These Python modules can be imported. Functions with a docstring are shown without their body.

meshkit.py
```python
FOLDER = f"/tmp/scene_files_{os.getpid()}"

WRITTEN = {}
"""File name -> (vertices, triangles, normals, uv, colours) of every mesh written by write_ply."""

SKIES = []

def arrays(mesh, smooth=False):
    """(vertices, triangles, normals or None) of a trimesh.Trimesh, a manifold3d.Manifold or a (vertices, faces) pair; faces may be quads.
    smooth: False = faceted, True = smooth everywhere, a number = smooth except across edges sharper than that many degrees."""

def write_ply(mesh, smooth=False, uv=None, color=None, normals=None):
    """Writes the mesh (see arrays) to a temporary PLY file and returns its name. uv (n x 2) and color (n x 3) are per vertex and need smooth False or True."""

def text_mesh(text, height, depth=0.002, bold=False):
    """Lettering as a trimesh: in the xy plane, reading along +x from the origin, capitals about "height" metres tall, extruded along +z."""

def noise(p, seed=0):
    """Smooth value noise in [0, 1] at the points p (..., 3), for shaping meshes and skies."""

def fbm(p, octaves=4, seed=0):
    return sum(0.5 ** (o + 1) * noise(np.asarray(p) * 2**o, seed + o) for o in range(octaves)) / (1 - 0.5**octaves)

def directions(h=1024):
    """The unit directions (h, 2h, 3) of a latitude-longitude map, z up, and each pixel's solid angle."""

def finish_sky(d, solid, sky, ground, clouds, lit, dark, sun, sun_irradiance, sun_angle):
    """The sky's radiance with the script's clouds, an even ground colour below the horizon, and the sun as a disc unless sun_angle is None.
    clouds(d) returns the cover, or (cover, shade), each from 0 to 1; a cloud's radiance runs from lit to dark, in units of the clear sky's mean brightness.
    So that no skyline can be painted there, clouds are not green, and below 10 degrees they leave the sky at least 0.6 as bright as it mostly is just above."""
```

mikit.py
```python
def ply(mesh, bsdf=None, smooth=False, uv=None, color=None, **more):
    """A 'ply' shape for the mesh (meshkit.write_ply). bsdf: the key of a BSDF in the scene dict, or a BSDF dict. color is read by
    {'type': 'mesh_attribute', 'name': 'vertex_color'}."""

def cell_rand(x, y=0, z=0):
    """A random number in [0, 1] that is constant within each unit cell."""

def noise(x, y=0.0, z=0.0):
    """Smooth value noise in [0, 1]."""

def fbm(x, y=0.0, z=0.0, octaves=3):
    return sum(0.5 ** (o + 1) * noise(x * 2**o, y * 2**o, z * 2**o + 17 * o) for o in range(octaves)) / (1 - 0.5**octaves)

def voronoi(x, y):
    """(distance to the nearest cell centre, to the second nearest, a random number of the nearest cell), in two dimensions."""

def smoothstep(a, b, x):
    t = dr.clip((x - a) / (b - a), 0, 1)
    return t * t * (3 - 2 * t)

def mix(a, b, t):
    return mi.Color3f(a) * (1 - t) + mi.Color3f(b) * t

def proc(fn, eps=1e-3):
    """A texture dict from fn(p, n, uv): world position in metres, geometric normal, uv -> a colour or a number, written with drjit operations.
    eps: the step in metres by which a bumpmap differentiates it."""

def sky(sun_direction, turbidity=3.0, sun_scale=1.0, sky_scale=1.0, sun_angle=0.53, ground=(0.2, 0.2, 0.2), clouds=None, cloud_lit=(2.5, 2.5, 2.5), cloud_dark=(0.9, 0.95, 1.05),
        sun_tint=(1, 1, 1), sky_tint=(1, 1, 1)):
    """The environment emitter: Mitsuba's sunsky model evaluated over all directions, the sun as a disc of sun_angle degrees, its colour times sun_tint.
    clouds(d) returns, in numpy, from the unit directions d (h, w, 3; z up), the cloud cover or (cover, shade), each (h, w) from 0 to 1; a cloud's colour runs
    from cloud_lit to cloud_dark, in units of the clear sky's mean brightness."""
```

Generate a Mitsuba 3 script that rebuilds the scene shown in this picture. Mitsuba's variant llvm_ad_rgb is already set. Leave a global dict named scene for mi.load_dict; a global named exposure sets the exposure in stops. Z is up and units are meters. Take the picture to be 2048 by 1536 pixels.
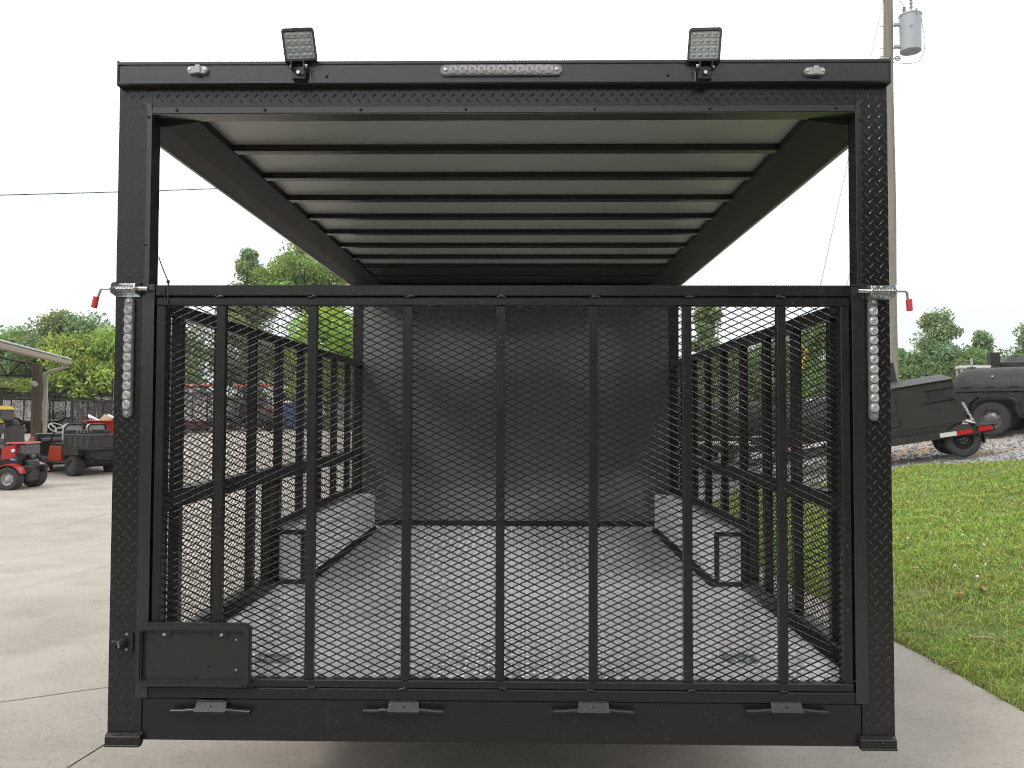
import math
import numpy as np
import trimesh
import shapely
import shapely.geometry as sg
import mitsuba as mi
import drjit as dr
import mikit
import meshkit

scene, labels = {}, {}
RNG = np.random.default_rng(11)

# ------------------------------------------------------------------ camera, sky, exposure
CAM_POS = np.array([0.086, -2.763, 1.6])
PITCH, ROLL, YAW, FOCAL = 0.035, 0.003, -0.017, 1657.9


def cam_dir(a, b, c):
    """Direction of the camera's own (right, forward, up) in the world."""
    cr, sr = math.cos(ROLL), math.sin(ROLL)
    a, c = cr * a - sr * c, sr * a + cr * c
    cp, sp = math.cos(PITCH), math.sin(PITCH)
    b, c = cp * b - sp * c, sp * b + cp * c
    cy, sy = math.cos(YAW), math.sin(YAW)
    return np.array([cy * a + sy * b, -sy * a + cy * b, c])


scene["camera"] = {
    "type": "perspective", "fov": math.degrees(2 * math.atan(1024 / FOCAL)), "fov_axis": "x", "near_clip": 0.05, "far_clip": 2000.0,
    "to_world": mi.ScalarTransform4f().look_at(origin=CAM_POS.tolist(), target=(CAM_POS + cam_dir(0, 1, 0)).tolist(), up=cam_dir(0, 0, 1).tolist()),
}
SUN = (-0.62, -0.85, 0.95)


def hazy(d):
    n = meshkit.fbm(d * [2.2, 2.2, 5.0], 4, seed=3)
    up = np.clip(d[..., 2], 0, 1)            # an overcast sky is brightest overhead
    return np.full(d.shape[:2], 0.97), np.clip(1.0 - up ** 0.9 + 0.5 * (n - 0.5) * (0.25 + up), 0, 1)


scene["sky"] = mikit.sky(SUN, turbidity=4, sun_scale=0.27, sun_angle=10, clouds=hazy, cloud_lit=(4.1, 4.1, 4.1), cloud_dark=(1.45, 1.53, 1.57), sun_tint=(0.88, 1.0, 1.25))
exposure = 2.45


# ------------------------------------------------------------------ materials
def rgb(*c):
    return {"type": "rgb", "value": [float(x) for x in c]}


def principled(name, color, rough=0.5, metallic=0.0, **kw):
    scene[name] = {"type": "twosided", "bsdf": {"type": "principled", "base_color": rgb(*color) if isinstance(color, tuple) else color,
                                                "roughness": rough, "metallic": metallic, "specular": kw.pop("specular", 0.5), **kw}}
    return name


def bumped(name, inner, fn, scale=1.0, eps=1e-3):
    scene[name] = {"type": "twosided", "bsdf": {"type": "bumpmap", "arbitrary": mikit.proc(fn, eps), "scale": scale, "bsdf": inner}}
    return name


def inner(color, rough, metallic=0.0, **kw):
    return {"type": "principled", "base_color": rgb(*color) if isinstance(color, tuple) else color, "roughness": rough, "metallic": metallic, **kw}


N, F, S = mikit.noise, mikit.fbm, mikit.smoothstep

# black paints
def paint_color(p, n, uv):
    dust = S(0.83, 0.93, N(p.x * 210, p.y * 210, p.z * 210)) * S(0.42, 0.62, F(p.x * 2.3, p.y * 2.3, p.z * 2.3 + 5, 3))
    drips = S(0.80, 0.92, N(p.x * 120 + 3, p.y * 120, p.z * 5)) * S(0.55, 0.72, F(p.x * 3 + 20, p.y * 3, p.z * 2, 3))
    return mikit.mix((0.0075, 0.0077, 0.008), (0.13, 0.125, 0.115), dr.clip(0.55 * dust + 0.10 * drips, 0, 1))


bumped("black_paint", inner(mikit.proc(paint_color), mikit.proc(lambda p, n, uv: 0.22 + 0.2 * F(p.x * 9, p.y * 9, p.z * 9, 3)), specular=0.42),
       lambda p, n, uv: 0.00012 * N(p.x * 160, p.y * 160, p.z * 160) + 0.0008 * N(p.x * 12, p.y * 12, p.z * 12))
principled("black_tread", (0.006, 0.0064, 0.007), 0.24, specular=0.5)
principled("black_trim", (0.009, 0.0095, 0.0105), 0.27, specular=0.75)
principled("black_mesh", (0.006, 0.006, 0.0064), 0.17, specular=0.5)
principled("asphalt", mikit.proc(lambda p, n, uv: mikit.mix((0.030, 0.030, 0.031), (0.062, 0.061, 0.060), F(p.x * 9, p.y * 9, 0, 4))), 0.85)
principled("black_matte", (0.012, 0.012, 0.012), 0.6, specular=0.3)
principled("black_plastic", (0.012, 0.012, 0.0115), 0.4)
principled("smoker_paint", mikit.proc(lambda p, n, uv: mikit.mix((0.014, 0.0145, 0.015), (0.028, 0.027, 0.025), F(p.x * 3, p.y * 3, p.z * 5, 4))), 0.5, specular=0.3)
bumped("wall_sheet", inner((0.145, 0.147, 0.148), 0.16, 0.45, specular=0.8),
       lambda p, n, uv: 0.008 * F(p.x * 1.7, p.y, p.z * 1.5, 3), 1.0, 5e-3)
principled("tread_aluminium", mikit.proc(lambda p, n, uv: mikit.mix((0.60, 0.60, 0.60), (0.80, 0.80, 0.795), F(p.x * 5, p.y * 3, p.z * 5, 4))),
           mikit.proc(lambda p, n, uv: 0.18 + 0.24 * F(p.x * 8, p.y * 8, p.z * 8, 3)), 0.58)
principled("polished_bars", (0.82, 0.82, 0.82), 0.24, 0.72)
principled("roof_sheet", mikit.proc(lambda p, n, uv: mikit.mix((0.297, 0.315, 0.297), (0.361, 0.374, 0.357), N(p.x * 420, p.y * 90, p.z) * 0.5 + 0.5 * F(p.x * 2, p.y * 2, 0, 3))), 0.42, 0.35)
principled("zinc", (0.476, 0.510, 0.503), 0.24, 0.9)
principled("bright_steel", (0.510, 0.510, 0.503), 0.2, 1.0)
principled("clear_lens", (0.34, 0.34, 0.345), 0.12, 0.25, specular=0.7)
principled("clear_base", (0.17, 0.17, 0.172), 0.15, 0.35, specular=0.7)
principled("led_reflector", (0.231, 0.245, 0.245), 0.25, 0.5)
principled("led_dome", (0.27, 0.28, 0.26), 0.15, 0.0, specular=0.7)
principled("red_grip", (0.422, 0.037, 0.041), 0.35)
principled("rubber", (0.022, 0.022, 0.021), 0.75)
principled("red_paint", (0.272, 0.015, 0.010), 0.28)
principled("orange_red_paint", (0.354, 0.041, 0.014), 0.3)
principled("red_reflector", (0.374, 0.010, 0.014), 0.2)
principled("white_paint", (0.490, 0.490, 0.476), 0.35)
principled("pale_grey", (0.286, 0.292, 0.292), 0.4)
principled("grey_plastic", (0.068, 0.068, 0.068), 0.55)
principled("dark_glass", (0.02, 0.022, 0.025), 0.08)
principled("yellow_paint", (0.422, 0.286, 0.020), 0.4)
principled("blue_plastic", (0.037, 0.061, 0.231), 0.45)
principled("blue_badge", (0.014, 0.061, 0.272), 0.35)
principled("violet_tarp", (0.075, 0.082, 0.286), 0.5)
principled("beige_paint", (0.340, 0.299, 0.245), 0.5)
principled("steel_rim", (0.374, 0.374, 0.374), 0.35, 0.6)
principled("dull_rim", (0.109, 0.112, 0.116), 0.4, 0.3)
principled("transformer_grey", (0.313, 0.340, 0.367), 0.4)
principled("porcelain", (0.231, 0.245, 0.258), 0.3)
principled("petal_white", (0.510, 0.503, 0.449), 0.7)
principled("dry_leaf", (0.340, 0.224, 0.116), 0.7)
principled("straw", (0.354, 0.272, 0.150), 0.75)
principled("cardboard", (0.286, 0.184, 0.102), 0.8)
principled("raw_wood", (0.374, 0.286, 0.184), 0.7)
principled("bark", mikit.proc(lambda p, n, uv: mikit.mix((0.061, 0.051, 0.041), (0.136, 0.116, 0.095), F(p.x * 9, p.y * 9, p.z * 3, 3))), 0.9)
principled("post_wood", mikit.proc(lambda p, n, uv: mikit.mix((0.058, 0.037, 0.026), (0.116, 0.082, 0.058), F(p.x * 30, p.y * 30, p.z * 1.6, 4))), 0.85)
principled("pole_wood", mikit.proc(lambda p, n, uv: mikit.mix((0.150, 0.143, 0.112), (0.231, 0.218, 0.177), F(p.x * 22, p.y * 22, p.z * 0.8, 4))), 0.9)


def concrete_color(p, n, uv):
    big = F(p.x * 0.55, p.y * 0.55, 3.0, 4)
    mid = F(p.x * 4.0 + 9, p.y * 4.0, 1.0, 3)
    fine = N(p.x * 120, p.y * 120, 0.5)
    specks = S(0.80, 0.90, N(p.x * 55, p.y * 55, 4.0))
    c = mikit.mix((0.196, 0.178, 0.152), (0.278, 0.255, 0.222), dr.clip(0.5 + 1.2 * (big - 0.5) + 0.6 * (mid - 0.5) + 0.9 * (fine - 0.5), 0, 1))
    stain = S(0.60, 0.75, F(p.x * 0.9 + 31, p.y * 0.9 + 7, 0.0, 4))
    c = mikit.mix(c, c * mi.Color3f(0.80, 0.77, 0.74), stain * 0.6)
    return mikit.mix(c, c * 0.62, specks * 0.4)


bumped("concrete", inner(mikit.proc(concrete_color), 0.8), lambda p, n, uv: 0.0012 * N(p.x * 90, p.y * 90) + 0.002 * F(p.x * 14, p.y * 14, 0, 3), 1.0, 2e-3)
principled("concrete_edge", (0.204, 0.184, 0.156), 0.9)
principled("soil", mikit.proc(lambda p, n, uv: mikit.mix((0.034, 0.026, 0.018), (0.088, 0.068, 0.048), F(p.x * 14, p.y * 14, 0, 4))), 1.0)


def lawn_color(p, n, uv):
    a = F(p.x * 1.1, p.y * 1.1, 0.0, 4)
    b = F(p.x * 16, p.y * 16, 0.0, 3)
    c = mikit.mix((0.045, 0.072, 0.016), (0.095, 0.125, 0.034), b)
    return mikit.mix(c, mi.Color3f(0.13, 0.115, 0.045), S(0.58, 0.75, a) * 0.5)


principled("lawn_ground", mikit.proc(lawn_color), 1.0)


def gravel_color(p, n, uv):
    d1, d2, r = mikit.voronoi(p.x * 26, p.y * 26)
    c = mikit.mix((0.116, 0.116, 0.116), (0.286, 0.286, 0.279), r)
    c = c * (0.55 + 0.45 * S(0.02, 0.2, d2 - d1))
    straw = S(0.52, 0.66, F(p.x * 0.55 + 4, p.y * 1.3 + 2, 0.0, 4))
    fibre = F(p.x * 40, p.y * 90, 0.0, 2)
    return mikit.mix(c, mikit.mix((0.136, 0.078, 0.041), (0.272, 0.184, 0.102), fibre), straw * 0.85)


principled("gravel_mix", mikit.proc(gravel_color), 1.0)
for nm, tr in (("leaf", 0.75), ("grass_blade", 0.6)):
    scene[nm] = {"type": "principledthin", "base_color": {"type": "mesh_attribute", "name": "vertex_color"}, "roughness": 0.55, "diff_trans": tr, "spec_trans": 0.0}
scene["stone"] = {"type": "twosided", "bsdf": {"type": "diffuse", "reflectance": {"type": "mesh_attribute", "name": "vertex_color"}}}

# ------------------------------------------------------------------ mesh helpers
def join(*ms):
    flat = []
    for m in ms:
        flat.extend(m if isinstance(m, (list, tuple)) else [m])
    return trimesh.util.concatenate(flat)


def hull(pts):
    return trimesh.convex.convex_hull(np.asarray(pts, float))


def box(x0, x1, y0, y1, z0, z1, c=0.0):
    """A box with its edges chamfered by c."""
    lo, hi = np.minimum([x0, y0, z0], [x1, y1, z1]), np.maximum([x0, y0, z0], [x1, y1, z1])
    if c <= 0:
        m = trimesh.creation.box(extents=hi - lo)
        m.apply_translation((lo + hi) / 2)
        return m
    c = min(c, 0.45 * (hi - lo).min())
    pts = []
    for k in range(3):
        a, b = lo + c, hi - c
        a[k], b[k] = lo[k], hi[k]
        pts += [[(a, b)[i][0], (a, b)[j][1], (a, b)[l][2]] for i in (0, 1) for j in (0, 1) for l in (0, 1)]
    return hull(pts)


def frame_of(t):
    t = np.asarray(t, float) / np.linalg.norm(t)
    a = np.cross(t, [0, 0, 1.0] if abs(t[2]) < 0.9 else [1.0, 0, 0])
    a /= np.linalg.norm(a)
    return a, np.cross(t, a), t


def cyl(p0, p1, r0, r1=None, n=14):
    p0, p1 = np.asarray(p0, float), np.asarray(p1, float)
    r1 = r0 if r1 is None else r1
    a, b, _ = frame_of(p1 - p0)
    t = np.arange(n) * 2 * np.pi / n
    ring = np.cos(t)[:, None] * a + np.sin(t)[:, None] * b
    v = np.vstack([p0 + ring * r0, p1 + ring * r1, [p0], [p1]])
    i = np.arange(n)
    j = (i + 1) % n
    f = np.vstack([np.stack([i, j, j + n], 1), np.stack([i, j + n, i + n], 1), np.stack([j, i, i * 0 + 2 * n], 1), np.stack([i + n, j + n, i * 0 + 2 * n + 1], 1)])
    m = trimesh.Trimesh(v, f, process=False)
    m.fix_normals()
    return m


def tube(pts, r, n=8):
    pts = np.asarray(pts, float)
    r = np.broadcast_to(r, (len(pts),))
    tang = np.gradient(pts, axis=0)
    tang /= np.linalg.norm(tang, axis=1, keepdims=True)
    a = np.cross(tang[0], [0.31, 0.2, 0.93])
    rows = []
    th = np.arange(n) * 2 * np.pi / n
    for p, t, rr in zip(pts, tang, r):
        a = a - t * (a @ t)
        a /= np.linalg.norm(a)
        b = np.cross(t, a)
        rows.append(p + rr * (np.cos(th)[:, None] * a + np.sin(th)[:, None] * b))
    v = np.vstack(rows + [[pts[0]], [pts[-1]]])
    i, j = np.meshgrid(np.arange(len(pts) - 1), np.arange(n), indexing="ij")
    i, j = i.ravel(), j.ravel()
    k = (j + 1) % n
    f = [np.stack([i * n + j, i * n + k, (i + 1) * n + k], 1), np.stack([i * n + j, (i + 1) * n + k, (i + 1) * n + j], 1)]
    q = np.arange(n)
    w = (q + 1) % n
    last = (len(pts) - 1) * n
    f += [np.stack([w, q, q * 0 + len(v) - 2], 1), np.stack([q + last, w + last, q * 0 + len(v) - 1], 1)]
    return trimesh.Trimesh(v, np.vstack(f), process=False)


def lathe(profile, p, axis, n=24):
    """profile: (radius, height along the axis) pairs, revolved about the axis through p."""
    a, b, t = frame_of(axis)
    pr = np.asarray(profile, float)
    th = np.arange(n) * 2 * np.pi / n
    v = (np.asarray(p, float) + pr[:, None, 1:] * t + pr[:, None, :1] * (np.cos(th)[None, :, None] * a + np.sin(th)[None, :, None] * b)).reshape(-1, 3)
    i, j = np.meshgrid(np.arange(len(pr) - 1), np.arange(n), indexing="ij")
    i, j = i.ravel(), j.ravel()
    k = (j + 1) % n
    f = np.vstack([np.stack([i * n + j, i * n + k, (i + 1) * n + k], 1), np.stack([i * n + j, (i + 1) * n + k, (i + 1) * n + j], 1)])
    return trimesh.Trimesh(v, f, process=False)


def extrude(poly, h, origin=(0, 0, 0), u=(1, 0, 0), v=(0, 1, 0)):
    """A shapely polygon or a point list, drawn in the axes u, v from the origin and extruded h along u x v."""
    poly = poly if hasattr(poly, "exterior") else sg.Polygon(poly)
    m = trimesh.creation.extrude_polygon(poly, h, engine="earcut")
    u, v = np.asarray(u, float), np.asarray(v, float)
    M = np.eye(4)
    M[:3, 0], M[:3, 1], M[:3, 2], M[:3, 3] = u, v, np.cross(u, v), origin
    m.apply_transform(M)
    return m


def rounded(x0, x1, y0, y1, r, seg=6):
    return sg.box(x0 + r, y0 + r, x1 - r, y1 - r).buffer(r, quad_segs=seg)


def moved(m, pos=(0, 0, 0), rz=0.0, ry=0.0, rx=0.0, s=1.0):
    m = m.copy()
    M = trimesh.transformations.euler_matrix(rx, ry, rz, "sxyz")
    M[:3, :3] *= s
    M[:3, 3] = pos
    m.apply_transform(M)
    return m


used = {}


def free(key):
    """The key, numbered if it is taken."""
    k = used.get(key, -1) + 1
    used[key] = k
    return key if k == 0 else f"{key}_{k:03d}"


class Thing:
    def __init__(self, name, label=None, cat=None, group=None, kind=None, M=None):
        self.key = free(name)
        self.M = M
        d = {}
        if label:
            d["label"] = label
        if cat:
            d["category"] = cat
        if group:
            d["group"] = group
        if kind:
            d["kind"] = kind
        labels[self.key] = d

    def part(self, name, mesh, mat, smooth=False, label=None, kind=None, **kw):
        """name may hold a path below the thing (gate__post); its last word is numbered when taken."""
        key = free(f"{self.key}__{name}")
        if self.M is not None:
            mesh = mesh.copy()
            mesh.apply_transform(self.M)
        scene[key] = mikit.ply(mesh, mat, smooth=smooth, **kw)
        if label or kind:
            labels[key] = {k: v for k, v in (("label", label), ("kind", kind)) if v}
        return key

    def solo(self, mesh, mat, smooth=False, **kw):
        if self.M is not None:
            mesh = mesh.copy()
            mesh.apply_transform(self.M)
        scene[self.key] = mikit.ply(mesh, mat, smooth=smooth, **kw)
        return self


def place(x, y, z, rz=0.0, ry=0.0, rx=0.0, s=1.0):
    M = trimesh.transformations.euler_matrix(rx, ry, rz, "sxyz")
    M[:3, :3] *= s
    M[:3, 3] = [x, y, z]
    return M


# ------------------------------------------------------------------ the ground
def sstep(a, b, x):
    t = np.clip((np.asarray(x, float) - a) / (b - a), 0, 1)
    return t * t * (3 - 2 * t)


def ground(x, y):
    x, y = np.asarray(x, float), np.asarray(y, float)
    left = 0.70 * (1 - np.exp(-np.maximum(y - 17, 0) / 9.0))
    r = np.maximum(x - 2.75, 0)
    right = 0.14 * np.minimum(r, 9.5) * sstep(0.0, 1.4, r) * sstep(-12, -3, y)
    k = 0.12
    return k * np.log(np.exp(left / k) + np.exp(right / k)) - k * math.log(2) * np.exp(-(left + right) / k)


def sheet(poly, drop, cells, bump=0.0):
    """The polygon as a surface that follows the ground, cut along the grid lines cells = (xs, ys)."""
    xs, ys = cells
    V, Fc, n = [], [], 0
    shapely.prepare(poly)
    for i in range(len(xs) - 1):
        col = [sg.box(xs[i], ys[j], xs[i + 1], ys[j + 1]) for j in range(len(ys) - 1)]
        inside = shapely.contains(poly, col)
        for b, ins in zip(col, inside):
            if not ins and not shapely.intersects(poly, b):
                continue
            for g in ([b] if ins else getattr(poly.intersection(b), "geoms", [poly.intersection(b)])):
                if g.geom_type != "Polygon" or g.area < 1e-9:
                    continue
                if ins:
                    c = np.array(g.exterior.coords)[:4]
                    f = np.array([[0, 1, 2], [0, 2, 3]])
                else:
                    c, f = trimesh.creation.triangulate_polygon(g, engine="earcut")
                V.append(c)
                Fc.append(np.asarray(f) + n)
                n += len(c)
    v, f = np.vstack(V), np.vstack(Fc)
    z = ground(v[:, 0], v[:, 1]) + drop
    if bump:
        z = z + bump * (meshkit.fbm(np.column_stack([v * 1.3, v[:, 0] * 0]), 3) - 0.5)
    v = np.column_stack([v, z])
    nz = np.cross(v[f[:, 1]] - v[f[:, 0]], v[f[:, 2]] - v[f[:, 0]])[:, 2]
    f[nz < 0] = f[nz < 0][:, ::-1]
    m = trimesh.Trimesh(v, f, process=False)
    m.merge_vertices(digits_vertex=5)
    return m


def lines(lo, hi, step, far):
    near = list(np.arange(lo, hi + 1e-6, step))
    out, d = [], step
    x = hi
    while x < far:
        d *= 1.35
        x += d
        out.append(min(x, far))
    neg, d, x = [], step, lo
    while x > -far:
        d *= 1.35
        x -= d
        neg.append(max(x, -far))
    return np.array(neg[::-1] + near + out)


def wobble(pts, amp, seed, step=0.12):
    """A polyline with natural irregularity."""
    line = sg.LineString(pts)
    n = max(4, int(line.length / step))
    p = np.array([line.interpolate(t, normalized=True).coords[0] for t in np.linspace(0, 1, n)])
    g = np.random.default_rng(seed)
    return p + np.cumsum(g.normal(0, amp * 0.35, p.shape), 0) * np.sin(np.linspace(0, np.pi, n))[:, None] + g.normal(0, amp * 0.4, p.shape)


def edge_x(y):  # right edge of the concrete
    return 2.76 - 0.055 * (y - 2.0)


grid = (lines(-12, 12, 0.8, 400), lines(-8, 24, 0.8, 400))
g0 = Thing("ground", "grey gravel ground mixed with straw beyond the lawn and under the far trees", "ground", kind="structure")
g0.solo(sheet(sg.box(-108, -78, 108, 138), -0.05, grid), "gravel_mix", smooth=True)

edge = [(edge_x(y) + 0.012 * math.sin(3.1 * y) + 0.008 * math.sin(7.7 * y), y) for y in np.arange(-7.5, 12.1, 0.25)]
lot = sg.Polygon(edge + [(1.6, 20), (0.5, 48), (-60, 48), (-60, -7.5)])
joint_x = sg.LineString([(-2.95, -7.6), (-1.97, 0.99), (-1.80, 2.38)]).buffer(0.005)
joint_y = sg.LineString(wobble([(-9.5, -2.05), (-2.8, 1.81), (-2.35, 2.07), (1.2, 4.12)], 0.004, 5, 0.05)).buffer(0.005)
cracks = [sg.LineString(wobble(p, 0.02, s)).buffer(w, quad_segs=2) for p, s, w in (
    ([(-7.5, 3.1), (-4.55, 4.5), (-4.2, 6.1), (-2.2, 8.4)], 1, 0.004), ([(-11, 6.2), (-6.6, 7.7), (-5.7, 8.7), (-2, 10.2)], 2, 0.005),
    ([(-6.3, 8.2), (-6.5, 10.2), (-5.9, 13)], 3, 0.006))]
slabs = lot.difference(shapely.union_all([joint_x, joint_y] + cracks))
lot_t = Thing("concrete_lot", "pale concrete lot with thin cracks and joints under and left of the trailer", "pavement", kind="structure")
for s in sorted(getattr(slabs, "geoms", [slabs]), key=lambda q: -q.area):
    if s.area > 0.02:
        lot_t.part("slab", sheet(s, 0.0, grid), "concrete", smooth=True)
ev = np.array([(x, y, 0.0) for x, y in edge])
ev[:, 2] = ground(ev[:, 0], ev[:, 1])
nE = len(ev)
lot_t.part("edge", trimesh.Trimesh(np.vstack([ev, ev - [0, 0, 0.14]]), np.vstack([[[i, i + nE, i + 1], [i + 1, i + nE, i + 1 + nE]] for i in range(nE - 1)]), process=False), "concrete_edge")
gap = shapely.union_all([joint_x, joint_y] + cracks).buffer(0.02)
lot_t.part("joint_bed", join([sheet(q, -0.018, grid) for q in getattr(gap, "geoms", [gap])]), "soil")


road_t = Thing("road", "dark asphalt road behind the photographer", "road", kind="structure")
road_t.solo(sheet(sg.box(-60, -24, 60, -7.504), -0.004, grid), "asphalt", smooth=True)


def lawn_end(x):
    return 12.6 - 0.9 * sstep(6.5, 9.5, x) + 0.35 * np.sin(x * 1.9) - 1.4 * sstep(4.2, 2.6, x)


lawn_poly = sg.Polygon([(edge_x(y) + 0.004, y) for y in np.arange(-7.4, 10.6, 0.25)] + [(x, float(lawn_end(x))) for x in np.arange(2.4, 16, 0.2)] + [(16, -7.4)])
lawn_poly = lawn_poly.buffer(0)
lawn_t = Thing("lawn", "green lawn sloping up from the edge of the concrete", "lawn", kind="structure")
lawn_t.solo(sheet(lawn_poly, -0.012, (lines(2, 16, 0.4, 30), lines(-14, 14, 0.4, 30)), 0.03), "lawn_ground", smooth=True)


# ------------------------------------------------------------------ the trailer
TR = Thing("utility_trailer", "large black open trailer with mesh ramp gate and flat roof filling the foreground", "trailer")


def tread(origin, u, v, lu, lv, su=0.0335, sv=0.036, L=0.0235, W=0.0050, h=0.0012, keep=None, thick=0.003, start=(0.0, 0.0), apart=False):
    """A tread plate: a flat plate lu x lv with raised lens-shaped bars that alternate in direction."""
    u, v = np.asarray(u, float), np.asarray(v, float)
    n = np.cross(u, v)
    o = np.asarray(origin, float)
    plate = extrude(sg.box(0, 0, lu, lv), thick, o - n * thick, u, v)
    i, j, k = np.meshgrid(np.arange(-1, int(lu / su) + 2), np.arange(-1, int(lv / sv) + 2), (0, 1), indexing="ij")
    cu, cv = (i + 0.5 * k + 0.25).ravel() * su + start[0], (j + 0.5 * k + 0.25).ravel() * sv + start[1]
    k = k.ravel()
    m = 0.004
    ok = (cu > m) & (cu < lu - m) & (cv > m) & (cv < lv - m)
    cu, cv, k = cu[ok], cv[ok], k[ok]
    a = np.where(k == 0, 0.80, -0.80)
    du, dv = np.cos(a), np.sin(a)
    loc = np.array([[-L / 2, 0, 0], [-L / 5, -W / 2, 0], [L / 5, -W / 2, 0], [L / 2, 0, 0], [L / 5, W / 2, 0], [-L / 5, W / 2, 0], [-L / 4, 0, h], [L / 4, 0, h]])
    fc = np.array([[0, 1, 6], [1, 2, 7], [1, 7, 6], [2, 3, 7], [3, 4, 7], [4, 5, 6], [4, 6, 7], [5, 0, 6]])
    pu = np.clip(cu[:, None] + loc[:, 0] * du[:, None] - loc[:, 1] * dv[:, None], 0, lu)
    pv = np.clip(cv[:, None] + loc[:, 0] * dv[:, None] + loc[:, 1] * du[:, None], 0, lv)
    P = o + pu[..., None] * u + pv[..., None] * v + (loc[:, 2] + 0.00005)[None, :, None] * n
    bars = trimesh.Trimesh(P.reshape(-1, 3), (fc[None] + 8 * np.arange(len(cu))[:, None, None]).reshape(-1, 3), process=False)
    return (plate, bars) if apart else join(plate, bars)


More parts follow.
